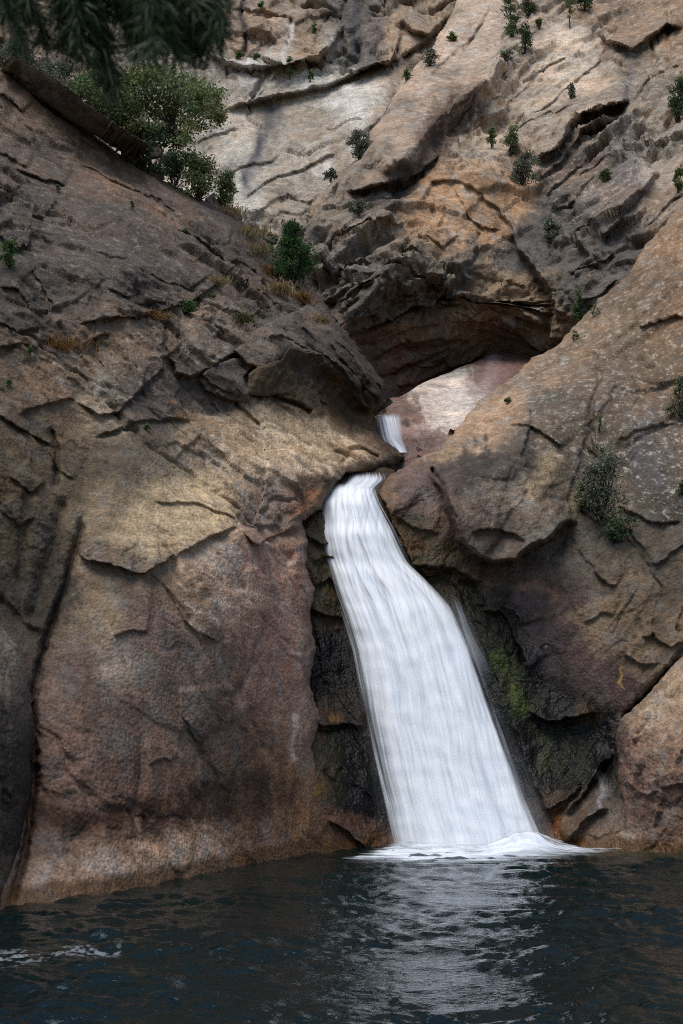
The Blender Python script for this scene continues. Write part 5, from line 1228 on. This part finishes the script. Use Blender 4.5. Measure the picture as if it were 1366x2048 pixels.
def shrub(name, mass, x, y, wpx, hpx, label, kind='grey', cat='shrub', group=None, n=900, leaf=0.10, seed=0, lean=0.25, clumps=12, depth=0.8):
    """bush rooted at photo pixel (x, y) on a cliff; wpx, hpx its size in the photograph"""
    rng = np.random.default_rng(seed + int(x * 7 + y))
    p = surf(mass, x, y)
    m = p[1] / FPX
    w, h = wpx * m, hpx * m
    root = root_at(name, p, label, cat, group)
    base = np.array([0, .1, -.1])
    C = []
    clumps = int(clumps * 1.7)
    for i in range(clumps):
        a = rng.uniform(0, 6.283); r = math.sqrt(rng.random())
        zz = rng.uniform(.12, 1.0)
        prof = math.sqrt(max(.12, 1 - (zz - .4) ** 2 / .5)) * rng.uniform(.5, 1.2)
        C.append([.46 * w * r * math.cos(a) * prof, -lean * h * zz + .3 * w * depth * r * math.sin(a) * prof - .1, h * (zz * .92 + rng.normal(0, .05))])
    C = np.array(C)
    per = np.maximum(20, rng.normal(n / clumps, n / clumps * .35, clumps) * 1.8).astype(int)
    P = np.concatenate([c + rng.normal(0, 1, (k, 3)) * np.array([.085 * w, .08 * w, .065 * h]) for c, k in zip(C, per)])
    tone = np.concatenate([np.full(k, f) for k, f in zip(per, rng.uniform(.65, 1.35, clumps))])
    g = np.array(GREEN[kind])[None] * tone[:, None]
    V, F, cc = leaf_cloud(P, leaf, g, rng)
    leaf_part('crown', V, F, cc, root)
    paths = []
    for c in C[: max(4, clumps * 2 // 3)]:
        paths.append((wiggle(base, c, 6, .05 * w, rng), .016 * max(w, h) + .006, .005))
    wood_part('stem', paths, root, 4)
    return root


def tuft(name, mass, x, y, wpx, hpx, label, kind='straw', cat='grass', group=None, n=140, seed=0, droop=.35):
    rng = np.random.default_rng(seed + int(x * 3 + y))
    p = surf(mass, x, y); m = p[1] / FPX
    w, h = wpx * m, hpx * m
    B = np.stack([rng.normal(0, .30 * w, n), rng.normal(-.05, .12 * w, n), rng.normal(0, .12 * h, n)], 1)
    d = np.stack([rng.normal(0, .55, n), rng.normal(-.35, .3, n), np.abs(rng.normal(.8, .3, n))], 1)
    d /= np.linalg.norm(d, axis=1)[:, None]
    L = h * rng.uniform(.5, 1.1, n)[:, None]
    s = np.cross(d, [0, 1, .2]); s /= np.linalg.norm(s, axis=1)[:, None] + 1e-9
    wd = np.maximum(.012, .03 * L)
    mid_ = B + d * L * .6; tip = B + d * L + np.array([0, -.2, -droop]) * L * rng.uniform(.5, 1.3, n)[:, None]
    V = np.stack([B - s * wd, B + s * wd, mid_ + s * wd * .8, tip, mid_ - s * wd * .8], 1).reshape(-1, 3)
    F = np.arange(5 * n).reshape(n, 5)
    g = np.array(GREEN[kind])[None] * rng.uniform(.5, 1.4, n)[:, None]
    o = bpy.data.objects.new(name, None)
    me = new_mesh(name, V, [F], smooth=False); set_col(me, 'Col', np.repeat(g, 5, 0))
    bpy.data.objects.remove(o)
    o = link(name, me, LEAF); o.location = p
    return tag(o, label, cat, group)


# oak on the left ridge
rng = np.random.default_rng(41)
ob = surf('left_cliff', 300, 362)
ob[1] += 1.2
ob = np.array([at(300, 318, ob[1])[0], ob[1], at(300, 330, ob[1])[2]])
oak = root_at('oak_tree', ob, 'spreading olive green oak rooted on the left ridge', 'tree', None)
cl = [(180, 185, 30, 24), (215, 205, 34, 26), (240, 172, 40, 28), (285, 160, 42, 26), (330, 160, 44, 26), (375, 178, 36, 24), (410, 192, 30, 20), (300, 200, 44, 22), (350, 205, 40, 18), (395, 222, 28, 13), (440, 236, 20, 9), (258, 215, 36, 20), (225, 240, 26, 18), (190, 218, 20, 20), (430, 212, 20, 12), (330, 228, 26, 12), (160, 180, 20, 16), (270, 245, 22, 14), (250, 262, 24, 14), (295, 262, 30, 14), (335, 262, 30, 14), (365, 280, 24, 16), (385, 250, 24, 10), (310, 285, 26, 14), (150, 205, 18, 14)]
V_, F_, C_, off, paths = [], [], [], 0, []
trunk_top = at(292, 275, ob[1]) - ob
fork2 = at(340, 248, ob[1]) - ob; fork1 = at(262, 246, ob[1]) - ob
paths.append((wiggle(np.zeros(3), trunk_top, 6, .05, rng), .09, .07))
paths.append((wiggle(trunk_top, fork1, 6, .05, rng), .06, .04)); paths.append((wiggle(trunk_top, fork2, 6, .06, rng), .06, .04))
for (x, y, rx, ry) in cl:
    m = ob[1] / FPX
    for k in range(4):
        c = at(x + rng.normal(0, rx * .45), y + rng.normal(0, ry * .4), ob[1] + rng.normal(0, .9)) - ob
        nk = int(rx * ry * .28 + 70)
        P = c + rng.normal(0, 1, (nk, 3)) * np.array([rx * m * .42, .3, ry * m * .36])
        tone = rng.uniform(.6, 1.4)
        g = np.array(GREEN['oak']) * tone * np.array([1 + rng.normal(0, .1), 1, 1])
        v, f, c3 = leaf_cloud(P, .13, g, rng, .6, .5)
        V_.append(v); F_.append(f + off); C_.append(c3); off += len(v)
        paths.append((wiggle(fork1 if x < 300 else fork2, c, 7, .10, rng), .022, .006))
leaf_part('crown', np.concatenate(V_), np.concatenate(F_), np.concatenate(C_), oak)
wood_part('trunk', paths, oak)

# young fir in the notch
def conifer(name, base, h, r, label, group=None, seed=0, whorls=16, per=7, ndl=26, colr='conifer', nl=.11, tlean=0.0, bare=.06):
    rng = np.random.default_rng(seed)
    root = root_at(name, base, label, 'tree', group)
    top = np.array([tlean * h, 0, h])
    wood_part('trunk', [(wiggle([0, 0, -.2], top, 8, .01 * h, rng), .028 * h, .006)], root)
    Ps, Ds, paths = [], [], []
    for i in range(whorls):
        z = (bare + (1 - bare) * (i / whorls) ** .9)
        L = r * ((1 - z) ** .75 + .06) * (1.0 if z > bare + .1 else .85)
        L *= rng.uniform(.62, 1.25)
        for j in range(per):
            a = rng.uniform(0, 6.283)
            Lj = L * rng.uniform(.55, 1.25)
            d = np.array([math.cos(a), math.sin(a), rng.uniform(-.05, .35) + .5 * z])
            s0 = top * z
            e = s0 + d * Lj
            paths.append((np.stack([s0, s0 + d * Lj * .5 + [0, 0, -.03 * Lj], e]), .006 * h * .6, .003))
            t = rng.uniform(.15, 1, ndl)[:, None]
            P = s0 + (e - s0) * t + rng.normal(0, .07 * r, (ndl, 3))
            Ps.append(P); Ds.append(np.repeat(d[None], ndl, 0) + rng.normal(0, .5, (ndl, 3)))
    P = np.concatenate(Ps); D_ = np.concatenate(Ds)
    g = np.array(GREEN[colr])[None] * rng.uniform(.6, 1.5, len(P))[:, None]
    V, F, c3 = leaf_cloud(P, nl, g, rng, .38, 0, .2, D_)
    leaf_part('crown', V, F, c3, root)
    wood_part('branch', paths, root, 3)
    return root


fb = surf('left_cliff', 585, 566); fb = at(585, 562, fb[1] + .2)
conifer('fir_tree', fb, 122 * fb[1] / FPX, 52 * fb[1] / FPX, 'bushy deep green young fir standing in the notch at the ridge end', seed=4, ndl=60, per=10, nl=.13)

SC = 'shrubs on the cliffs'
# left ridge
shrub('shrub', 'left_cliff', 395, 400, 100, 90, 'leafy bush tumbling down the ridge below the oak', 'oak', group=SC, n=1500, leaf=.12, clumps=22)
shrub('shrub', 'left_cliff', 448, 418, 60, 70, 'glossy green bush at the lower end of the ridge thicket', 'oak', group=SC, n=1100, leaf=.11)
shrub('shrub', 'left_cliff', 345, 376, 90, 70, 'dark bush tucked against the foot of the oak', 'dark', group=SC, n=1300, leaf=.11)
shrub('shrub', 'left_cliff', 285, 346, 80, 60, 'dense dark bush on the crest under the oak trunk', 'dark', group=SC, n=1200, leaf=.11)
shrub('shrub', 'left_cliff', 95, 205, 130, 110, 'grey green bush behind the long ridge slab at upper left', 'grey', group=SC, n=2600, leaf=.13, clumps=20, lean=-.4)
shrub('shrub', 'left_cliff', 20, 150, 90, 90, 'grey green bush at the left frame edge above the ridge', 'grey', group=SC, n=1500, leaf=.13, lean=-.4)
shrub('shrub', 'left_cliff', 18, 530, 44, 56, 'bright fern like plant on the ledge at the left edge', 'fresh', 'fern', n=260, leaf=.11)
shrub('fern', 'left_cliff', 380, 618, 40, 26, 'bright green fern patch under the slab lip', 'fresh', 'fern', n=360, leaf=.09, clumps=8)
shrub('fern', 'left_cliff', 425, 596, 16, 12, 'tiny fern sprig right of the larger fern patch', 'fresh', 'fern', n=80, leaf=.07, clumps=4)
for (x, y, w, h, lab, kd) in ((304, 634, 52, 24, 'rusty dry grass clump left of the fern patch', 'dry'), (128, 686, 70, 34, 'dry brown grass clump on the low ledge at far left', 'dry'), (480, 645, 40, 26, 'small straw tuft in the crevice above the overhang', 'olive'),
                              (560, 585, 50, 40, 'straw coloured grass clump left of the young fir', 'straw'), (606, 600, 36, 40, 'rusty grass hanging below the young fir', 'dry'), (640, 645, 26, 28, 'small dry tuft on the edge right of the fir', 'straw'), (500, 470, 70, 30, 'straw grass fringe along the ridge crest', 'straw'),
                              (455, 428, 60, 26, 'golden grass beneath the ridge thicket', 'straw'), (520, 500, 50, 26, 'pale grass fringe low on the ridge crest', 'straw'), (435, 565, 50, 22, 'straw grass trailing along the slab edge', 'straw'), (545, 535, 44, 26, 'dry grass clump just up the ridge from the fir', 'dry')):
    tuft('grass_tuft', 'left_cliff', x, y, w, h, lab, kd, 'grass', 'dry grass tufts on the left cliff', n=170)
for (x, y, lab) in ((118, 382, 'tiny green sprig under the block at upper left'), (265, 415, 'tiny green sprig midway up the long slab'), (375, 462, 'tiny green sprig near the ridge crest'), (60, 705, 'small green sprig below the left edge ledge'), (25, 765, 'small green sprig low on the left edge'), (300, 852, 'tiny sprig on the grey shelf')):
    shrub('sprig', 'left_cliff', x, y, 14, 12, lab, 'fresh', 'plant', 'green sprigs on the left cliff', n=60, leaf=.07, clumps=3)
# right cliff
shrub('shrub', 'right_cliff', 1200, 1035, 104, 118, 'large feathery green bush hanging on the right cliff', 'grey', group=SC, n=1700, leaf=.10, clumps=24, lean=.4)
shrub('shrub', 'right_cliff', 1230, 1082, 72, 62, 'lower bush hanging directly beneath the large right cliff bush', 'dark', group=SC, n=800, leaf=.09, lean=.4)
shrub('shrub', 'right_cliff', 1165, 1020, 56, 54, 'smaller bush touching the left side of the large right cliff bush', 'oak', group=SC, n=600, leaf=.09, lean=.4)
shrub('shrub', 'right_cliff', 1358, 825, 50, 76, 'mossy green bush at the right edge of the right cliff', 'dark', group=SC, n=1000, leaf=.08)
shrub('shrub', 'right_cliff', 1362, 985, 30, 26, 'small light green plant at the right frame edge', 'fresh', group=SC, n=160, leaf=.08)
for (x, y, w, h, lab) in ((1200, 855, 16, 28, 'small green plant in the vertical crack above the right cliff bushes'), (1204, 905, 14, 16, 'tiny plant in the crack just above the large bush'), (1148, 680, 18, 16, 'bright moss cushion low on the lit ridge'), (1188, 632, 20, 22, 'bright moss cushion higher on the lit ridge'), (1012, 800, 14, 12, 'single grass sprig on the pale ridge top')):
    shrub('sprig', 'right_cliff', x, y, w, h, lab, 'fresh', 'plant', 'green sprigs on the right cliff', n=110, leaf=.06, clumps=5)
# alcove cliff and spur
for (x, y, w, h, kd, lab) in ((858, 132, 46, 34, 'grey', 'oval bush on the tan spur'), (815, 160, 20, 18, 'oak', 'small bush at the left rim of the tan spur'), (720, 320, 56, 58, 'grey', 'grey green bush at the spur foot beside the far slab'), (660, 360, 34, 20, 'grey', 'low bush at the base of the far slab'), (716, 436, 40, 22, 'grey', 'low grey bush left of the orange recess'),
                              (1042, 378, 80, 60, 'grey', 'broad grey green bush above the orange recess'), (1020, 318, 44, 60, 'oak', 'leggy bush above the broad grey green bush'), (980, 305, 18, 40, 'oak', 'narrow plant in the joint above the orange recess'), (1100, 468, 48, 46, 'grey', 'grey bush right of the orange recess'), (1162, 640, 30, 60, 'fresh', 'upright green plant in the cleft behind the right ridge'),
                              (1182, 634, 20, 30, 'dark', 'dark plant crouching beside the upright green plant'), (1048, 120, 40, 56, 'dark', 'dark bush below the small pine on the upper cliff'), (1022, 82, 40, 44, 'fresh', 'bright bush at the foot of the small pine'), (1008, 140, 36, 22, 'grey', 'low bush left of the dark bush on the upper cliff'), (1056, 24, 50, 50, 'dark', 'dense bush at the top edge beside the small pine'),
                              (1170, 18, 60, 34, 'dark', 'dark bush at the top edge right of the slender pine'), (1076, 55, 16, 18, 'oak', 'tiny bush between the two pines'), (1352, 235, 64, 84, 'dark', 'large dark bush at the right frame edge, high up'), (1352, 375, 24, 46, 'oak', 'small leafy plant under the high right edge bush'), (1140, 195, 18, 24, 'grey', 'tiny shrub on the open slab face high right'), (1208, 360, 24, 22, 'oak', 'tiny shrub below the right overhang'), (905, 80, 26, 16, 'oak', 'small bush in the upper seam of the tan spur')):
    shrub('shrub', 'alcove_cliff', x, y, w, h, lab, kd, group=SC, n=int(160 + w * h * .2), leaf=.14, clumps=11)
# far wall greenery
for (x, y, w, h, lab) in ((578, 160, 16, 46, 'green strip of plants in the dark wedge crack of the far wall'), (476, 116, 26, 12, 'green cushion on the far wall ledge, left one'), (512, 116, 16, 14, 'green cushion on the far wall ledge, right one'), (620, 165, 12, 22, 'green tuft beside the white stain of the far wall'), (628, 65, 14, 22, 'green tuft high in a far wall joint'), (522, 14, 14, 10, 'green tuft at the top edge of the far wall')):
    shrub('sprig', 'far_cliff', x, y, w, h, lab, 'fresh', 'plant', 'plants on the far wall', n=150, leaf=.16, clumps=5)
pb = surf('alcove_cliff', 1020, 75)
conifer('pine_tree', pb, 120 * pb[1] / FPX, 34 * pb[1] / FPX, 'dark trunked small pine rising past the top edge', 'pines on the upper cliff', 8, 10, 5, 20, 'dark', .16, bare=.45)
pb = surf('alcove_cliff', 1138, 52)
conifer('pine_tree', pb, 66 * pb[1] / FPX, 26 * pb[1] / FPX, 'slender thin trunked pine at the top edge', 'pines on the upper cliff', 9, 8, 4, 16, 'oak', .15, bare=.5)

# pine bough close to the camera, blurred by the lens
rng = np.random.default_rng(77)
YB = 4.4
tb = np.array([-3.6, YB + .2, 1.0])
pine = root_at('pine_tree', tb, 'dark pine whose out of focus boughs hang in at top left', 'tree', None)
trunk = [(np.array([[0, 0, -.6], [0, 0, 2.0], [.05, 0, 8.5]]), .17, .10)]
wood_part('trunk', trunk, pine, 8)
ends = [(345, 100), (412, 85), (130, 80), (45, 80), (165, 110), (215, 160), (290, 100), (385, 95), (440, 60), (20, 20), (90, 70), (150, 60), (120, 10), (205, 100), (230, 160), (270, 60), (310, 90), (360, 60), (400, 70), (250, 20), (330, 20), (180, 20), (60, 0), (390, 20), (300, 0)]
paths, Pn, Dn = [], [], []
limb0 = np.array([0, 0, 5.6]); limb1 = at(430, -110, YB) - tb
limb = wiggle(limb0, limb1, 12, .03, rng, .12)
paths.append((limb, .04, .012))
for (x, y) in ends:
    e = at(x, y, YB + rng.normal(0, .25)) - tb
    k = np.argmin(np.abs(limb[:, 0] - (e[0] - rng.uniform(.02, .2))))
    tw = wiggle(limb[k], e, 8, .012, rng, .03)
    paths.append((tw, .006, .003))
    n = 480
    t = rng.uniform(.25, 1, n)
    i = np.clip((t * 7).astype(int), 0, 6); f = (t * 7 - i)[:, None]
    P = tw[i] * (1 - f) + tw[i + 1] * f
    d0 = (tw[i + 1] - tw[i]); d0 /= np.linalg.norm(d0, axis=1)[:, None]
    Pn.append(P); Dn.append(d0 * .7 + rng.normal(0, .42, (n, 3)) + np.array([.0, 0, -.45]))
P = np.concatenate(Pn); D_ = np.concatenate(Dn)
V, F, c3 = leaf_cloud(P, .12, np.array([.015, .034, .009]), rng, .045, 0, .3, D_)
leaf_part('needles', V, F, c3, pine)
wood_part('bough', paths, pine, 4)
print('DONE', round(time.time() - T0, 1))
